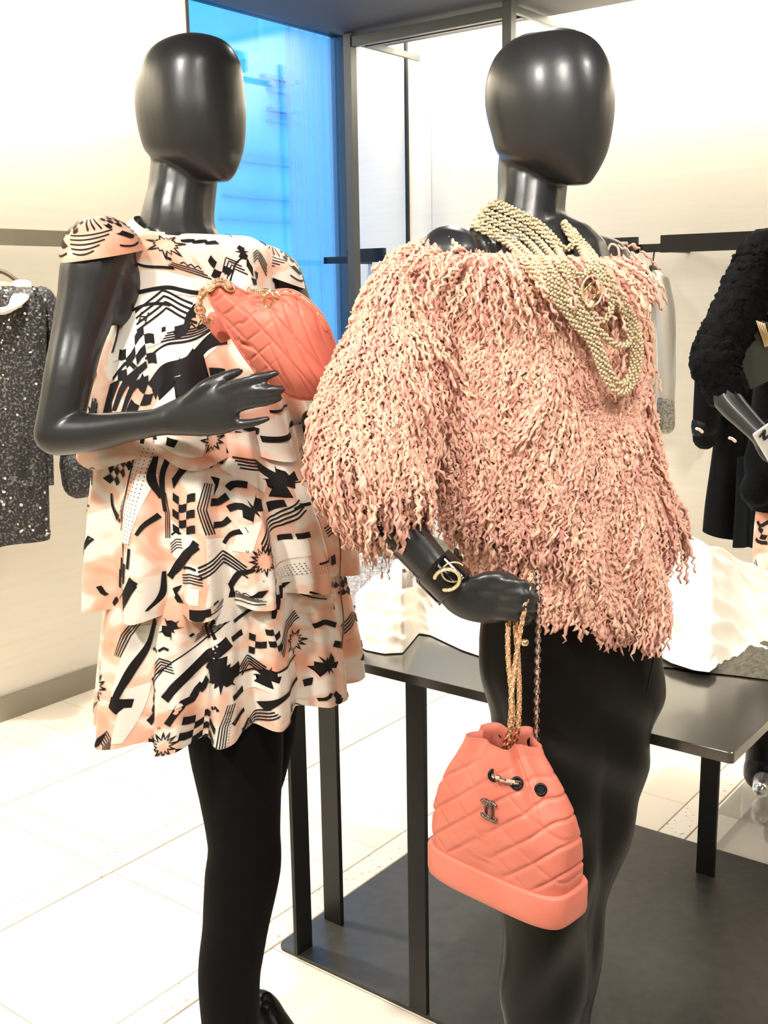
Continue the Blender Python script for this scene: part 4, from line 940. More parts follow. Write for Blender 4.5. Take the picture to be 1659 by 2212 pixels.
def arc_tube(c, R, a0, a1, r, ex, ey, n=26, sq=1.0):
    t = np.radians(np.linspace(a0, a1, n)); P = np.asarray(c) + np.outer(np.cos(t) * R, ex) + np.outer(np.sin(t) * R * sq, ey); return tube(P, r, 8)
def cc_emblem(c, size, ex, ey, mat_, parent, r=None, name='emblem'):
    """two interlocking back-to-back C shapes"""
    R = size * .36; r = r or size * .055
    return obj(name, join(arc_tube(np.asarray(c) - np.asarray(ex) * size * .17, R, 48, 312, r, -np.asarray(ex), ey, 26, 1.12), arc_tube(np.asarray(c) + np.asarray(ex) * size * .17, R, 48, 312, r, np.asarray(ex), ey, 26, 1.12)), mat_, parent)
ec = np.array(chest.ray_cast(Vector(cO), Vector(norm(ray(1279, 628))))[0]) + norm(cO - at(1279, 628, 1.45)) * .062; ex, ey = norm((.95, .3, .05)), norm((-.05, -.1, 1))
em = cc_emblem(ec, .021, norm(ex * .75 + ey * .66), norm(ey * .75 - ex * .66), M['gold'], nk)
obj('emblem_ring', arc_tube(ec, .0145, 0, 360, .0014, ex, ey, 40, 1.3), M['crystal'], nk)
tag(nk, 'long gold pearl necklace of many ropes with a double letter medallion', 'necklace')
# ------------------------------------------------------------------ half-moon quilted bag held by the first mannequin
def chain(P, parent, link_len=.0086, wire=.0011, wid=.0030, metal='gold', ribbon='coral', rr=.0022):
    """woven chain: separate metal links with a leather ribbon laced through"""
    ch = obj('leather_ribbon', tube(P, rr * (1 + .25 * np.sin(np.linspace(0, len(P) * 1.9, len(P)))), 8), M[ribbon], parent)
    P = np.asarray(P); seg = np.linalg.norm(np.diff(P, axis=0), axis=1); s = np.concatenate([[0], np.cumsum(seg)]); n = max(2, int(s[-1] / (link_len * .72)))
    q = np.linspace(0, s[-1], n); Q = np.stack([np.interp(q, s, P[:, k]) for k in range(3)], 1); T, Nn, Bn = frames(Q)
    key = ('link', link_len, wire, wid, metal)
    if key not in tile_cache:
        t = np.linspace(0, 2 * np.pi, 14, endpoint=False); C = np.stack([np.cos(t) * link_len / 2, np.sin(t) * wid, 0 * t], 1); a = np.linspace(0, 2 * np.pi, 6, endpoint=False); V = []
        for i in range(14):
            nrm_ = norm((np.cos(t[i]) / link_len * 2 * wid, np.sin(t[i]), 0)); V += [C[i] + wire * (np.cos(x) * nrm_ + np.sin(x) * ZZ) for x in a]
        F = [(i * 6 + j, i * 6 + (j + 1) % 6, ((i + 1) % 14) * 6 + (j + 1) % 6, ((i + 1) % 14) * 6 + j) for i in range(14) for j in range(6)]
        tile_cache[key] = mesh_data('chain_link', np.array(V), F, M[metal])
    for i in range(n):
        o = bpy.data.objects.new('chain_link', tile_cache[key]); COL.objects.link(o); o.parent = ch
        ang = (i % 2) * math.pi / 2 + .5; y = Nn[i] * math.cos(ang) + Bn[i] * math.sin(ang); x = norm(T[i] + y * .35); y = norm(y - x * (x @ y)); z = np.cross(x, y)
        o.matrix_parent_inverse = parent.matrix_world.inverted() if parent is not None else Matrix()
        o.matrix_parent_inverse = ch.matrix_world.inverted() if False else Matrix()
        mw = Matrix(((x[0], y[0], z[0], Q[i][0]), (x[1], y[1], z[1], Q[i][1]), (x[2], y[2], z[2], Q[i][2]), (0, 0, 0, 1)))
        o.matrix_local = mw
    return ch
bag = empty('waist_bag', at(650, 862, 1.56))
out = [(452, 632), (459, 610), (478, 603), (505, 618), (540, 634), (575, 633), (600, 627), (628, 627), (656, 641), (686, 668), (709, 705), (725, 750), (735, 798), (736, 822), (727, 842), (705, 856), (672, 862), (640, 860), (612, 850), (585, 832), (560, 812), (541, 788), (524, 765), (505, 735), (488, 708), (470, 675), (456, 650)]
O2 = spline(np.array(out + out[:1], float), 241)[:-1]; cen = np.array([622.0, 748.0]); nq = 44
def ridge(d, w): return np.exp(-(d / w) ** 2)
def quilt1(x, y):
    """depth of the stitched grooves at picture-sized bag coordinates"""
    u = (x - 452) * .62 + (y - 640) * .78; d1 = np.abs((u + .0016 * (y - 640) ** 2 * (x < 520)) % 36 - 18)
    w = x - .34 * y - .0011 * (y - 700) ** 2; w2 = np.where(x > 560, w, .60 * (x - 560) * 0 + w); d2 = np.abs(w2 % 31 - 15.5)
    v = (x - 452) * .70 - (y - 640) * .72 + 12 * np.sin(x * .01); d3 = np.abs(v % 44 - 22)
    k = 1 / (1 + np.exp(-(x - 575) / 14.0))
    return np.maximum(ridge(d3, 2.6) * .95, k * ridge(d2, 2.6) + (1 - k) * ridge(d1, 2.6) * .8)
qs = np.linspace(0, 1, nq) ** .8; V = []
BY = 1.545
edge_T = lambda d: .046 * (1 - np.exp(-d / 24.0))
for sgn in (-1, 1):
    for q in qs:
        xy = cen + (O2 - cen) * q
        dist = np.sqrt(((xy[:, None, :] - O2[None, ::2, :]) ** 2).sum(-1)).min(1)
        th = edge_T(dist) * (.45 + .55 * np.clip((xy[:, 0] - 455) / 150, 0, 1))
        dd = sgn * th - (sgn < 0) * (-.0036) * quilt1(xy[:, 0], xy[:, 1]) * np.clip(dist / 14, 0, 1)
        dd = dd + (sgn < 0) * .010 * np.exp(-(((xy[:, 0] - 533) * .75 - (xy[:, 1] - 745) * -.45) / 12) ** 2 - (((xy[:, 0] - 533) * .45 - (xy[:, 1] - 745) * .9) / 3.5) ** 2)
        base = BY + .055 * (xy[:, 0] - 600) / 140 * .6
        V.append(np.array([at(x, y, b_ + d_) for (x, y), b_, d_ in zip(xy, base, dd)]))
m_ = len(O2); F = grid_faces(m_, nq) ; F = [f for f in F]; off = m_ * nq
Vb = np.vstack(V); F = [tuple(reversed(f)) for f in F] + [tuple(i + off for i in f) for f in F] 
F += [((nq - 1) * m_ + i, (nq - 1) * m_ + (i + 1) % m_, off + (nq - 1) * m_ + (i + 1) % m_, off + (nq - 1) * m_ + i) for i in range(m_)]
bagb = obj('quilted_body', (Vb, F), M['coral'], bag)
bv = bvh_of(bagb)
def on(bv_, px, py, lift=.002):
    h = bv_.ray_cast(Vector(cO), Vector(norm(ray(px, py)))); 
    if h[0] is None: return None
    n = np.array(h[1]); n = n if n[1] < 0 else -n
    return np.array(h[0]) + n * lift
def surf_path(bv_, pts, n, lift):
    out_ = [on(bv_, x, y, lift) for x, y in spline(np.array(pts, float), n)]; return np.array([q for q in out_ if q is not None])
zp = [(552, 641), (590, 636), (625, 637), (655, 652), (684, 681), (703, 712)]
obj('zip_tape', tube(surf_path(bv, zp, 30, .0005), .0042, 8), M['coral'], bag); obj('zip_teeth', tube(surf_path(bv, [(x, y - 0) for x, y in zp], 30, .0042), .0014, 6), M['gold'], bag)
obj('edge_piping', tube(np.vstack([Vb[(nq - 1) * m_:(nq) * m_], Vb[(nq - 1) * m_:(nq - 1) * m_ + 1]])[::3], .0022, 6, round_ends=False), M['coral'], bag)
back_tab = limb([(452, 690, 1.575, .012, .004), (470, 700, 1.57, .016, .004), (490, 730, 1.57, .012, .004)], 12, 10, (0, 0, 1)); obj('strap_tab', back_tab, M['coral'], bag)
chain(spline([at(494, 618, 1.505), at(475, 611, 1.50), at(452, 622, 1.505), at(434, 640, 1.515), at(431, 662, 1.52), at(436, 682, 1.53), at(448, 694, 1.545)], 40), bag, .0165, .0021, .0058, 'gold', 'ribbon', .0042)
chain(spline([at(540, 626, 1.50), at(553, 630, 1.495), at(566, 640, 1.49)], 20), bag, .0085, .0012, .0032, 'gold', 'coral', .0008)
ce = on(bv, 577, 654, .0055); cc_emblem(ce, .031, norm((.92, -.1, -.28)), norm((.30, .05, .95)), M['gold'], bag, .0020)
tag(bag, 'coral quilted half-moon bag with gold zip held in the mannequin hand', 'handbag')

# ------------------------------------------------------------------ drawstring backpack hanging from the second hand
bp = empty('drawstring_backpack', np.array([.157, 1.34, .60]))
fx = norm((.162, -.157, 0)); fy = np.array([-fx[1], fx[0], 0]); pc = np.array([.048, 1.424, 0]) + fx * .1125 + fy * .044; pc[2] = 0
def bring(h, hw, hd, z, e, n=200, folds=0.0, quilt=0.0, shift=0.0):
    t = np.linspace(0, 2 * np.pi, n, endpoint=False); ct, st = np.cos(t), np.sin(t)
    x = np.sign(ct) * np.abs(ct) ** (2 / e) * hw; y = np.sign(st) * np.abs(st) ** (2 / e) * hd
    P = pc + np.outer(x, fx) + np.outer(y, fy) + ZZ * z; nr = np.outer(ct / hw, fx) + np.outer(st / hd, fy); nr /= np.linalg.norm(nr, axis=1)[:, None]
    s_ = x - y * .3 + (t > np.pi) * 0
    d = folds * (np.sin(5 * t + .9) + .45 * np.sin(8 * t + 2) - 1.6 * np.exp(-((t - 5.55) / .10) ** 2))
    if quilt:
        u1 = (x * .62 - z * .79) ; d1 = np.abs((u1 / .030) % 1 - .5) * .030; u2 = (x * .62 + z * .79); d2 = np.abs((u2 / .041) % 1 - .5) * .041
        d = d - quilt * np.maximum(ridge(d1, .0022), .55 * ridge(d2, .0020))
    return P + nr * d[:, None]
z0, z1 = .600, .647
rim = [bring(0, .1135, .0455, z0 + .0, 4.2), bring(0, .1175, .0485, z0 + .004, 4.2), bring(0, .1190, .0495, z0 + .010, 4.2), bring(0, .1190, .0495, z1 - .003, 4.2), bring(0, .1175, .048, z1, 4.2), bring(0, .1120, .044, z1, 4.2)]
obj('base_band', loft(rim), M['coral'], bp)
hs = np.linspace(0, 1, 90)
prof = np.array([(0, .1125, .0450, 3.8), (.15, .1150, .0500, 3.3), (.35, .1130, .0530, 2.8), (.55, .1020, .0530, 2.4), (.72, .0840, .0490, 2.2), (.86, .0640, .0435, 2.1), (.94, .0530, .0400, 2.0), (1, .0470, .0370, 2.0)])
secs = []
for h in hs:
    hw, hd, e = (np.interp(h, prof[:, 0], prof[:, k]) for k in (1, 2, 3)); secs.append(bring(h, hw, hd, z1 - .002 + .182 * h, e, 260, .0100 * max(0, h - .15) ** 1.2, .0030 * min(1, (1.02 - h) * 3) * min(1, h * 14)))
body2 = obj('quilted_body', loft(secs, True, False), M['coral'], bp)
ins = [secs[-1], secs[-1] + ZZ * .002] + [pc + (secs[-1] - pc - ZZ * secs[-1][:, 2:3]) * k + ZZ * z for k, z in ((.95, .829), (.94, .815), (1.05, .79), (1.2, .75), (1.3, .70))]
obj('lining', loft(ins, False, True), M['coral_in'], bp)
bv2 = bvh_of(body2)
for x, y in ((1068, 1674), (1116, 1692), (1168, 1706)):  # the last stands in black for the shaded hollow of a fold
    c_ = on(bv2, x, y, .0005)
    if c_ is not None:
        n_ = norm(cO - c_); ex_ = norm(np.cross(ZZ, n_)); ey_ = np.cross(n_, ex_)
        obj('eyelet', join(arc_tube(c_, .0068, 0, 360, .0022, ex_, ey_, 24), (np.array([c_ + n_ * .0006 + ex_ * .006 * math.cos(t) + ey_ * .006 * math.sin(t) for t in np.linspace(0, 6.283, 16, endpoint=False)]), [tuple(range(16))])), M['eyelet'], bp)
back_in = pc + fy * .030
for dx in (-.028, .022):
    c_ = back_in + fx * dx + ZZ * .815; obj('eyelet', arc_tube(c_, .0065, 0, 360, .0022, fx, ZZ, 24), M['eyelet'], bp)
chain(spline([on(bv2, 1068, 1674, .003), on(bv2, 1092, 1684, .006), on(bv2, 1116, 1692, .003)], 16), bp, .0100, .0013, .0036, 'ruthen', 'ribbon', .0026)
ec = on(bv2, 1058, 1749, .0022); q1_, q2_, q3_ = on(bv2, 1040, 1749, 0), on(bv2, 1076, 1752, 0), on(bv2, 1058, 1730, 0); nn_ = norm(np.cross(q2_ - q1_, q3_ - q1_)); exx = norm(q2_ - q1_); eyy = norm(np.cross(nn_, exx)); eyy = eyy if eyy[2] > 0 else -eyy
cc_emblem(ec, .031, norm(exx - eyy * .25), norm(eyy + exx * .25), M['ruthen'], bp, .0021)
topz = lambda x, y, Y: at(x, y, Y)
ch_paths = (([(1106, 1300, 1.385), (1098, 1350, 1.372), (1098, 1420, 1.366), (1105, 1500, 1.36), (1107, 1560, 1.358), (1092, 1606, 1.372), (1090, 1622, 1.385)], 'gold'),
            ([(1122, 1310, 1.39), (1114, 1350, 1.374), (1119, 1420, 1.372), (1122, 1500, 1.368), (1119, 1570, 1.365), (1110, 1612, 1.378), (1104, 1630, 1.39)], 'gold'),
            ([(1146, 1240, 1.37), (1138, 1290, 1.352), (1130, 1330, 1.352), (1122, 1375, 1.362), (1112, 1440, 1.362), (1105, 1500, 1.353), (1104, 1540, 1.352), (1098, 1610, 1.365), (1096, 1630, 1.385)], 'gold'),
            ([(1160, 1235, 1.38), (1163, 1300, 1.362), (1162, 1400, 1.37), (1160, 1500, 1.375), (1157, 1610, 1.385), (1150, 1640, 1.395)], 'ruthen'))
for P_, mt in ch_paths: chain(spline([at(*q) for q in P_], 60), bp, .0098, .0013, .0035, mt, 'ribbon', .0021)
obj('charm', ball(at(1134, 1388, 1.352), .0052), M['gold'], bp)
tag(bp, 'coral quilted drawstring backpack hanging on woven chain straps', 'backpack')

# ------------------------------------------------------------------ cuff bracelet
cf = empty('cuff_bracelet', at(960, 1245, 1.40))
P_ = np.array([at(934, 1222, 1.406), at(985, 1273, 1.395)]); P_ = spline(P_, 8)
def shell(P, r0, r1):
    a = tube(P, r1, 40, round_ends=False, cap=False); b = tube(P, r0, 40, round_ends=False, cap=False); n = 40; m = len(P)
    Va, Fa = a; Vb_, Fb = b; o = len(Va); F = list(Fa) + [tuple(reversed([i + o for i in f])) for f in Fb]
    for base in (0, (m - 1) * n): F += [(base + i, base + (i + 1) % n, o + base + (i + 1) % n, o + base + i) for i in range(n)]
    return np.vstack([Va, Vb_]), F
obj('cuff_band', shell(P_, .0270, .0312), M['acrylic_black'], cf)
cx_, cy_ = norm((.95, -.2, .1)), norm((-.05, -.35, .93)); c0 = at(966, 1252, 1.358); c1_ = at(980, 1236, 1.360)
def crystals(c, R, a0, a1, r, n, m): 
    Vs, Fs = [], []
    for k, t in enumerate(np.radians(np.linspace(a0, a1, n))):
        q = c + cx_ * R * math.cos(t) + cy_ * R * math.sin(t); Vs.append(bV * r + q); Fs += [[i + k * len(bV) for i in f] for f in bF]
    o = obj('crystal_letter', (np.vstack(Vs), Fs), M[m], cf); o['kind'] = 'stuff'
obj('letter_frame', arc_tube(c0, .0165, -105, 165, .0030, cx_, cy_, 40), M['gold'], cf); crystals(c0 - np.array([0, .003, 0]), .0165, -105, 165, .0021, 26, 'crystal')
crystals(c1_, .0155, 40, 320, .0013, 40, 'crystal')
tag(cf, 'black cuff bracelet with crystal letters on the mannequin wrist', 'bracelet')
# ------------------------------------------------------------------ garments lying on the display table
def on_plane(x, y, n, c):
    d = ray(x, y); return cO + d * ((c - cO @ n) / (d @ n))
def heap(foot, ridge_, depth, back, n=150, m=40, amp=.010, seed=3, zb=.7325):
    """crumpled cloth: foot line on the table, ridge line above it, closed behind"""
    foot, ridge_ = np.array(foot, float), np.array(ridge_, float); xs = np.linspace(foot[0, 0], foot[-1, 0], n); rows = []
    P0 = np.array([atz(x, np.interp(x, foot[:, 0], foot[:, 1]), zb) for x in xs])
    P1 = np.array([at(x, np.interp(x, ridge_[:, 0], ridge_[:, 1]), p_[1] + depth) for x, p_ in zip(xs, P0)])
    P2 = P1 + np.array([.35, .94, 0]) * back; P2[:, 2] = zb
    rs_ = np.random.default_rng(seed); ph = rs_.random(12) * 6.28; fq = rs_.uniform(4, 24, (12, 2))
    for j in range(m):
        t = j / (m - 1)
        if t < .62:
            s_ = t / .62; p_ = P0 * (1 - s_) + P1 * s_; p_ = p_ + ZZ * (.03 * s_ * (1 - s_)) * (P1[:, 2:3] - zb) / .2 - np.array([0, .10, 0]) * s_ * (1 - s_) * depth
        else:
            s_ = (t - .62) / .38; p_ = P1 * (1 - s_) + P2 * s_ + ZZ * .05 * s_ * (1 - s_)
        u = np.arange(n) / n; d = sum(np.sin(fq[k, 0] * u * 6.28 + fq[k, 1] * t * 3 + ph[k] + 1.5 * np.sin(u * 9 + k)) * (1 / (1 + .15 * k)) for k in range(12)) / 4.5
        e = min(1, t / .06) * min(1, (1 - t) / .05)
        p_ = p_ + np.array([0, -.5, .86]) * (d * amp * e)[:, None]; p_[:, 2] = np.maximum(p_[:, 2], zb + .0005 * (t > 0)); rows.append(p_)
    V = np.vstack(rows); F = grid_faces(n, m, False); return V, [tuple(f) for f in F]
tu = obj('tulle_garment', heap([(768, 1390), (790, 1404), (830, 1412), (870, 1410), (905, 1368), (930, 1372), (1000, 1405), (1060, 1425), (1200, 1405), (1435, 1408), (1490, 1425), (1535, 1442), (1580, 1430), (1659, 1428), (1720, 1440)],
                               [(768, 1288), (800, 1252), (830, 1236), (850, 1212), (880, 1206), (940, 1250), (1000, 1310), (1060, 1370), (1200, 1180), (1400, 1098), (1440, 1115), (1490, 1150), (1560, 1188), (1610, 1216), (1659, 1240), (1720, 1275)], .24, .16, 260, 60, .020, 3), M['tulle'])
tag(tu, 'crumpled white tulle garment spread over the display table', 'garment')
fl = obj('tulle_scrap', heap([(1415, 1412), (1450, 1432), (1500, 1448), (1532, 1452), (1548, 1440)], [(1415, 1378), (1450, 1395), (1490, 1415), (1520, 1428), (1548, 1432)], .05, .05, 50, 18, .004, 9, .745), M['tulle'])
tag(fl, 'small folded white tulle flap with frayed edge beside the trousers', 'fabric')
dk = obj('dark_throw', heap([(1400, 1438), (1460, 1443), (1520, 1452), (1580, 1458), (1659, 1468), (1740, 1485)], [(1400, 1415), (1460, 1420), (1520, 1428), (1590, 1430), (1620, 1420), (1659, 1424), (1740, 1440)], .06, .30, 90, 16, .003, 5), M['tweed_olive'])
tag(dk, 'dark olive folded cloth lying under the white tulle', 'fabric')
g1 = obj('folded_knit', heap([(735, 1300), (780, 1312), (850, 1310), (930, 1320)], [(735, 1205), (770, 1192), (800, 1194), (840, 1208), (930, 1250)], .16, .10, 60, 24, .004, 12), M['tweed_grey'])
tag(g1, 'speckled grey folded knit behind the white tulle', 'garment')
g2 = obj('folded_tweed', heap([(720, 1245), (800, 1262), (900, 1275), (980, 1290)], [(720, 1118), (780, 1112), (850, 1120), (920, 1150), (980, 1180)], .20, .10, 60, 24, .004, 15), M['tweed_olive'])
tag(g2, 'olive tweed garment folded at the far side of the table', 'garment')
stp = mat('striped_tweed', (.80, .76, .68), .8, noise=(60, (.06, .06, .06), .56, .62, (1, 1, .25)))
g3 = obj('tweed_trim', heap([(868, 1272), (890, 1268), (915, 1272)], [(868, 1232), (885, 1222), (915, 1250)], .03, .02, 24, 12, .002, 4, .86), stp)
tag(g3, 'small white tweed piece with dark threads beside the wrist', 'fabric')

# ------------------------------------------------------------------ clothes hanging behind
def flat_cloth(rows, Y, theta, ratio, folds=6, amp=.006, nu=140, nv=60, ph=0.0, skew=0.0):
    c_ = Cloth(rows, Y, theta, ratio, lambda phi, v: (amp * v * np.sin(folds * phi + ph) * .9, 0 * phi), None, skew); V, F = c_.mesh(nu, nv); n = nu
    return V, list(F) + [tuple(reversed(range(n)))], c_
def Lb(px, py, a): return float(on_plane(px, py, A1, a)[1])
def Bb(px, py, b): return float(on_plane(px, py, A2, b)[1])
yl = Lb(-10, 700, WALL_L + .21)
sq = empty('sequin_jacket', at(0, 1205, yl))
V, F, sqc = flat_cloth([(618, -75, 62), (632, -112, 92), (660, -122, 108), (760, -126, 112), (950, -132, 114), (1100, -140, 119), (1180, -145, 121)], yl, math.radians(-20), .34, 5, .006, skew=.035)
obj('jacket_body', (V, F), M['sequin'], sq)
obj('sleeve', limb([(88, 650, yl + .02, .045), (118, 720, yl + .03, .050), (140, 840, yl + .03, .048), (158, 950, yl + .02, .046), (168, 1030, yl + .01, .046)], 40, 24), M['sequin'], sq)
obj('cuff', limb([(165, 1000, yl + .012, .052), (171, 1042, yl + .008, .052)], 8, 24), M['sequin'], sq)
rsq = np.random.default_rng(5); n_ = 420; ph_, v_ = rsq.uniform(-1.5, 1.5, n_), rsq.uniform(.04, .99, n_); PP = sqc.pos(ph_, v_) + sqc.nrm(ph_, v_) * .002; NN = sqc.nrm(ph_, v_) + rsq.normal(0, .4, (n_, 3)); Vs, Fs = [], []
for i in range(n_):
    n2 = norm(NN[i]); e1_ = norm(np.cross(n2, (0, .3, 1))); e2_ = np.cross(n2, e1_); r_ = rsq.uniform(.0025, .0055); Vs.append([PP[i] + r_ * (math.cos(t) * e1_ + math.sin(t) * e2_) for t in np.arange(6) * math.pi / 3]); Fs.append([i * 6 + k for k in range(6)])
sqo = obj('sequins', (np.vstack(Vs), Fs), mat('silver_sequin', (.9, .88, .85), .12, 1.0), sq, False); sqo['kind'] = 'stuff'
ft = sqc.find(88, 1000); fv = lambda x, y, l: (lambda q: sqc.pos(np.array([q[0]]), np.array([q[1]]))[0] + sqc.nrm(np.array([q[0]]), np.array([q[1]]))[0] * l)(sqc.find(x, y))
pk = np.array([fv(x, y, l) for l in (.003, .016) for x, y in ((48, 948), (112, 940), (116, 1036), (104, 1048), (58, 1052), (46, 1040))]); obj('pocket_flap', (pk, [tuple(reversed(range(6))), tuple(range(6, 12))] + [(i, (i + 1) % 6, 6 + (i + 1) % 6, 6 + i) for i in range(6)]), M['sequin'], sq, False)
obj('collar', tube(spline([at(46, 612, yl - .02), at(44, 640, yl - .07), at(28, 662, yl - .10), at(2, 672, yl - .11), at(-30, 660, yl - .09), at(-45, 620, yl - .03)], 40), .011, 10, .030, (0, 0, 1)), M['collar'], sq)
obj('lining', ball(at(0, 628, yl), (.05, .05, .03)), mat('tan_lining', (.55, .30, .16), .6), sq)
obj('hanger', tube(spline([at(-70, 622, yl), at(-5, 585, yl), at(58, 622, yl)], 20), .007, 10), M['wood'], sq); obj('hook', tube(spline([at(-5, 590, yl), at(-5, 545, yl), at(-2, 522, yl)], 12), .002, 8), M['steel'], sq)
tag(sq, 'black sequinned jacket with white collar hanging on the bronze rail', 'jacket')

yb = Bb(1400, 700, 3.626)
bl = empty('white_blouse', at(1410, 930, yb))
V, F, _ = flat_cloth([(584, 1398, 1422), (596, 1386, 1432), (640, 1376, 1440), (760, 1366, 1440), (880, 1362, 1438), (905, 1362, 1438)], yb, math.radians(20), .7, 7, .008)
obj('blouse_body', (V, F), M['silk'], bl)
obj('sleeve', limb([(1428, 612, yb - .06, .030), (1438, 680, yb - .09, .032), (1441, 800, yb - .09, .030), (1439, 880, yb - .09, .026)], 30, 20), M['silk'], bl)
obj('sleeve', limb([(1392, 612, yb - .04, .030), (1384, 700, yb - .12, .034), (1392, 820, yb - .12, .030), (1402, 900, yb - .12, .026)], 30, 20), M['silk'], bl)
bead_m = mat('beaded_cuff', (.74, .70, .60), .35, .2, noise=(160, (.35, .32, .24), .5, .6), bump=(170, 1.0, .01))
for q in (((1438, 868, yb - .09, .030), (1438, 918, yb - .09, .032)), ((1402, 895, yb - .12, .030), (1404, 938, yb - .12, .032))): obj('beaded_cuff', limb(q, 10, 20), bead_m, bl)
obj('hanger', tube(spline([at(1388, 622, yb - .05), at(1409, 578, yb), at(1430, 622, yb + .02)], 20), .010, 10), M['wood'], bl); obj('hook', tube(spline([at(1410, 584, yb), at(1411, 562, yb), at(1413, 545, yb - .01)], 12), .003, 8), M['wood'], bl)
tag(bl, 'white blouse with beaded cuffs hanging behind the fringed jacket', 'blouse')

yc = Bb(1590, 800, 3.60)
ct = empty('black_coat', at(1580, 1190, yc))
V, F, ctc = flat_cloth([(628, 1580, 1630), (640, 1560, 1650), (670, 1546, 1668), (760, 1542, 1672), (880, 1546, 1672), (1000, 1532, 1668), (1100, 1518, 1664), (1165, 1512, 1664)], yc, math.radians(15), .5, 6, .010, skew=-.03)
obj('coat_body', (V, F), M['coat'], ct)
V, F, _ = flat_cloth([(985, 1590, 1650), (1080, 1585, 1650), (1180, 1578, 1652)], yc - .10, math.radians(15), .25, 5, .006); obj('coat_panel', (V, F), M['navy'], ct)
obj('sleeve', limb([(1562, 680, yc - .06, .050), (1542, 760, yc - .08, .052), (1530, 860, yc - .09, .046), (1523, 945, yc - .09, .040)], 40, 24), M['coat'], ct)
obj('cuff_strap', limb([(1522, 918, yc - .09, .043), (1523, 930, yc - .09, .043)], 6, 24), M['leather_black'], ct)
for x, y in ((1511, 928), (1582, 948)): obj('button', tube(spline([at(x - 6, y - 2, yc - .15), at(x, y, yc - .15), at(x + 6, y + 5, yc - .15)], 8), .005, 8), M['collar'], ct)
obj('belt', limb([(1546, 886, yc - .02, .02), (1600, 890, yc - .10, .02), (1668, 890, yc - .08, .02)], 16, 12), M['coat'], ct)
obj('lapel', limb([(1556, 650, yc - .08, .030, .010), (1590, 670, yc - .10, .036, .010), (1640, 700, yc - .12, .030, .010)], 20, 16, (0, 0, 1)), mat('bronze_collar', (.10, .085, .06), .45), ct)
obj('hook', tube(spline([at(1606, 630, yc), at(1606, 580, yc), at(1606, 545, yc)], 12), .003, 8), M['steel'], ct)
tag(ct, 'long black coat hanging on the rail behind the sparkling cardigan', 'coat')

# ------------------------------------------------------------------ third mannequin at the edge of the picture
Y3 = 2.78
m3 = empty('mannequin', at(1720, 1740, Y3))
b3 = [limb([(1712, 560, Y3 + .02, .080, .055), (1712, 700, Y3 + .02, .085, .060), (1712, 900, Y3 + .02, .07, .055), (1715, 1100, Y3 + .02, .075, .055), (1715, 1200, Y3 + .02, .07, .055)], 50, 28, (1, 0, 0)),
      limb([(1735, 360, Y3, .050), (1725, 500, Y3, .055, .06), (1712, 560, Y3 + .02, .07, .055)], 30, 20, (1, 0, 0)),
      limb([(1755, 190, Y3 - .02, .06, .08), (1755, 250, Y3 - .02, .08, .105), (1757, 320, Y3 - .02, .075, .10), (1760, 375, Y3 - .03, .05, .06)], 40, 28, (1, 0, 0)),
      limb([(1545, 800, Y3 - .16, .040), (1572, 862, Y3 - .20, .034), (1610, 905, Y3 - .24, .028), (1650, 945, Y3 - .28, .024)], 30, 20),
      limb([(1640, 935, Y3 - .27, .026, .016), (1670, 965, Y3 - .29, .040, .016), (1700, 985, Y3 - .30, .034, .014)], 16, 14, (0, 0, 1))]
for k in range(4): b3.append(finger([(1690 + 4 * k, 960 + 14 * k, Y3 - .30, .010), (1725 + 3 * k, 975 + 13 * k, Y3 - .31, .009), (1750, 985 + 12 * k, Y3 - .31, .007)]))
b3.append(finger([(1665, 945, Y3 - .29, .012), (1690, 935, Y3 - .31, .010), (1715, 940, Y3 - .32, .008)]))
fuse('body', b3, M['mannequin'], .006, 5, m3)
tag(m3, 'black mannequin in a sparkling cardigan at the picture edge', 'mannequin')
cg = empty('sparkle_cardigan', at(1720, 1100, Y3))
def shag(VF, amp, seed=1):
    V = np.asarray(VF[0]); r_ = np.random.default_rng(seed); return V + r_.normal(0, amp, V.shape), VF[1]
V, F, cgc = flat_cloth([(512, 1660, 1740), (522, 1630, 1775), (550, 1612, 1795), (640, 1618, 1800), (760, 1630, 1795), (900, 1618, 1800), (1020, 1608, 1815), (1095, 1612, 1815)], Y3 + .02, math.radians(10), .72, 5, .008)
obj('cardigan_body', (V, F), M['sparkle'], cg)
obj('sleeve', shag(limb([(1652, 548, Y3 - .03, .062), (1628, 600, Y3 - .05, .066), (1592, 680, Y3 - .09, .064), (1556, 745, Y3 - .13, .060), (1545, 790, Y3 - .16, .058), (1568, 840, Y3 - .18, .050)], 70, 40), .0028), M['sparkle'], cg)
obj('hem_flap', limb([(1665, 930, Y3 - .15, .030, .05), (1648, 1010, Y3 - .16, .034, .06), (1635, 1060, Y3 - .16, .040, .05)], 24, 20, (0, 0, 1)), M['sparkle'], cg)
rsq = np.random.default_rng(8); n_ = 240; ph_, v_ = rsq.uniform(-1.4, 1.2, n_), rsq.uniform(.02, .98, n_); PP = cgc.pos(ph_, v_) + cgc.nrm(ph_, v_) * .003; Vs, Fs = [], []
for i in range(n_):
    n2 = norm(rsq.normal(0, .5, 3) + np.array([0, -1, .3])); e1_ = norm(np.cross(n2, (0, .3, 1))); e2_ = np.cross(n2, e1_); r_ = rsq.uniform(.0015, .0030); Vs.append([PP[i] + r_ * (math.cos(t) * e1_ + math.sin(t) * e2_) for t in np.arange(5) * 1.2566]); Fs.append([i * 5 + k for k in range(5)])
o_ = obj('sequins', (np.vstack(Vs), Fs), mat('cardigan_sequin', (.9, .88, .8), .15, 1.0), cg, False); o_['kind'] = 'stuff'
tag(cg, 'sparkling black cardigan on the mannequin at the picture edge', 'cardigan')
lp = mat('olive_leather', (.040, .044, .032), .4)
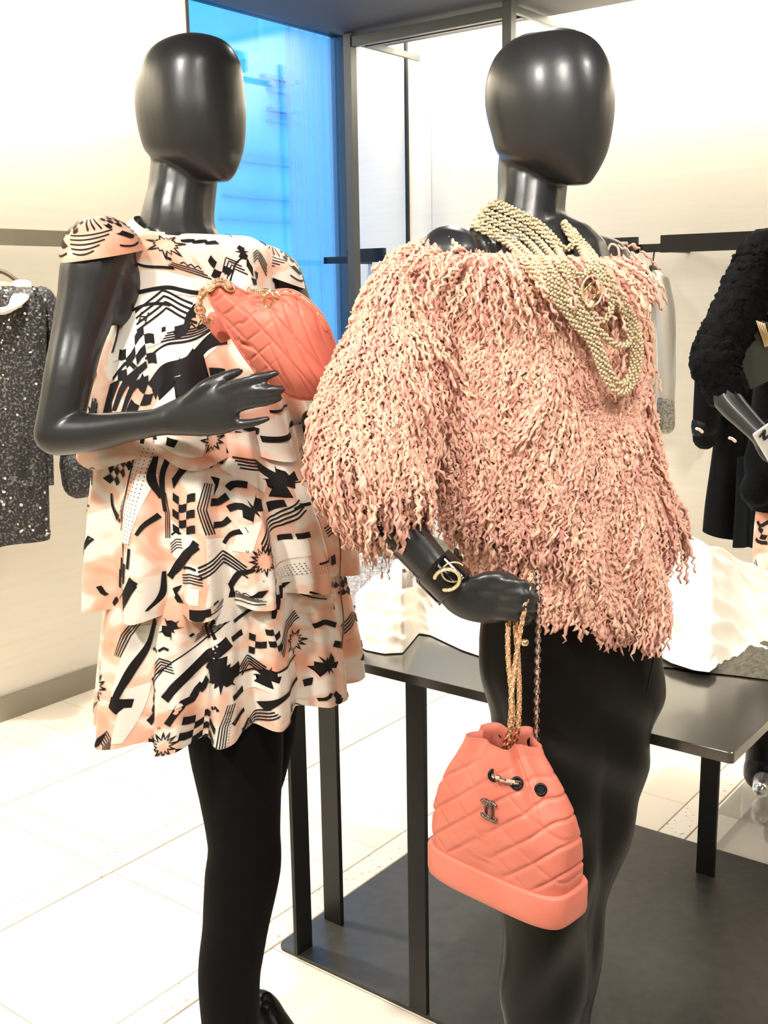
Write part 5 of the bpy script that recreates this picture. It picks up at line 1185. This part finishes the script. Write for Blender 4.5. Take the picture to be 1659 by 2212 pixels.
lv = [np.array([at(x, y, Y3 - d) for x, y in ((1606, 740), (1640, 690), (1668, 700), (1668, 820), (1622, 842), (1600, 800))]) for d in (.115, .135)]
tp = obj('leather_vest', (np.vstack(lv), [tuple(range(6)), tuple(reversed(range(6, 12)))] + [(i, i + 6, (i + 1) % 6 + 6, (i + 1) % 6) for i in range(6)]), lp, None, False); bevel(tp, .006, 3)
tag(tp, 'olive leather vest showing between cardigan sleeve and front', 'vest')
gn = obj('gold_necklace', join(*[limb([(1634 + k * 5, 694 + k * 2, Y3 - .145, .004), (1644 + k * 4, 720 + k * 3, Y3 - .15, .0045), (1652 + k * 3, 748 - k, Y3 - .15, .003)], 12, 8) for k in range(4)]), M['gold'])
tag(gn, 'gold multi-strand necklace in front of the olive leather vest', 'necklace')
cl = empty('clear_clutch', at(1650, 960, Y3 - .33))
cv_ = [np.array([at(x, y, Y3 - d) for x, y in ((1624, 938), (1690, 892), (1740, 960), (1668, 1012))]) for d in (.325, .355)]
o_ = obj('clutch_body', (np.vstack(cv_), [(0, 1, 2, 3), (7, 6, 5, 4)] + [(i, i + 4, (i + 1) % 4 + 4, (i + 1) % 4) for i in range(4)]), mat('silver_clutch', (.70, .68, .62), .25, .3), cl, False); bevel(o_, .004, 2)
obj('clutch_pattern', tube(spline([at(1642, 942, Y3 - .358), at(1652, 930, Y3 - .358), at(1650, 948, Y3 - .358), at(1662, 940, Y3 - .358)], 20), .003, 6), M['black_metal'], cl)
tag(cl, 'silver flat clutch in the hand of the mannequin at the picture edge', 'clutch')
# its printed trousers and shoes
pt = empty('printed_trousers', at(1700, 1660, Y3))
def trow(rows, Y): return Cloth(rows, Y, math.radians(10), .8, lambda phi, v: (.012 * v * np.sin(5 * phi + 1), 0 * phi))
p3 = trow([(1085, 1636, 1790), (1150, 1628, 1800), (1240, 1622, 1808), (1400, 1620, 1815), (1540, 1610, 1820), (1600, 1604, 1815), (1640, 1612, 1805), (1662, 1632, 1795)], Y3 + .02)
pto = obj('trouser_cloth', p3.mesh(200, 80), M['printed_silk'], pt)
p = Print(p3)
for q in ([(1633, 1128), (1645, 1138), (1665, 1120)], [(1630, 1165), (1642, 1170), (1662, 1168)], [(1640, 1560), (1655, 1575), (1662, 1560)], [(1618, 1590), (1632, 1600), (1650, 1598)]): p.stroke(q, 9)
p.checks((1650, 1610), 4, 4, 13, 10, .3); p.checks((1648, 1150), 2, 2, 14, 20); p.chev([(1630, 1210), (1640, 1225), (1652, 1228)], 3, (-3, 6), 2.2); p.stroke([(1625, 1650), (1645, 1640), (1670, 1645)], 7)
p.build(pto)
tag(pt, 'peach and black printed trousers on the mannequin behind the table', 'trousers')
for k, dx in enumerate((0, 95)):
    bt = empty('ankle_boot', at(1650 + dx, 1740, Y3 - .10))
    fz = .102
    q0 = at(1652 + dx, 1670, Y3 - .05); q1 = at(1650 + dx, 1715, Y3 - .06); q1[2] = fz + .045
    obj('shaft', tube(spline([q0 + ZZ * .12, q0, q1], 16), [.052] * 6 + [.055] * 10, 20), M['leather_black'], bt)
    toe = q1 + np.array([-.045, -.10, -.012])
    obj('toe_cap', tube(spline([q1 + np.array([0, 0, -.006]), (q1 + toe) / 2 + np.array([0, 0, -.008]), toe], 14), np.linspace(.030, .022, 14), 16), mat('silver_toe', (.75, .76, .78), .2, .9) if k == 0 else M['leather_black'], bt)
    bt_l = ('black ankle boot with shiny toe on the acrylic plinth' if k == 0 else 'plain black ankle boot on the acrylic plinth beyond the shiny one')
    tag(bt, bt_l, 'boot')
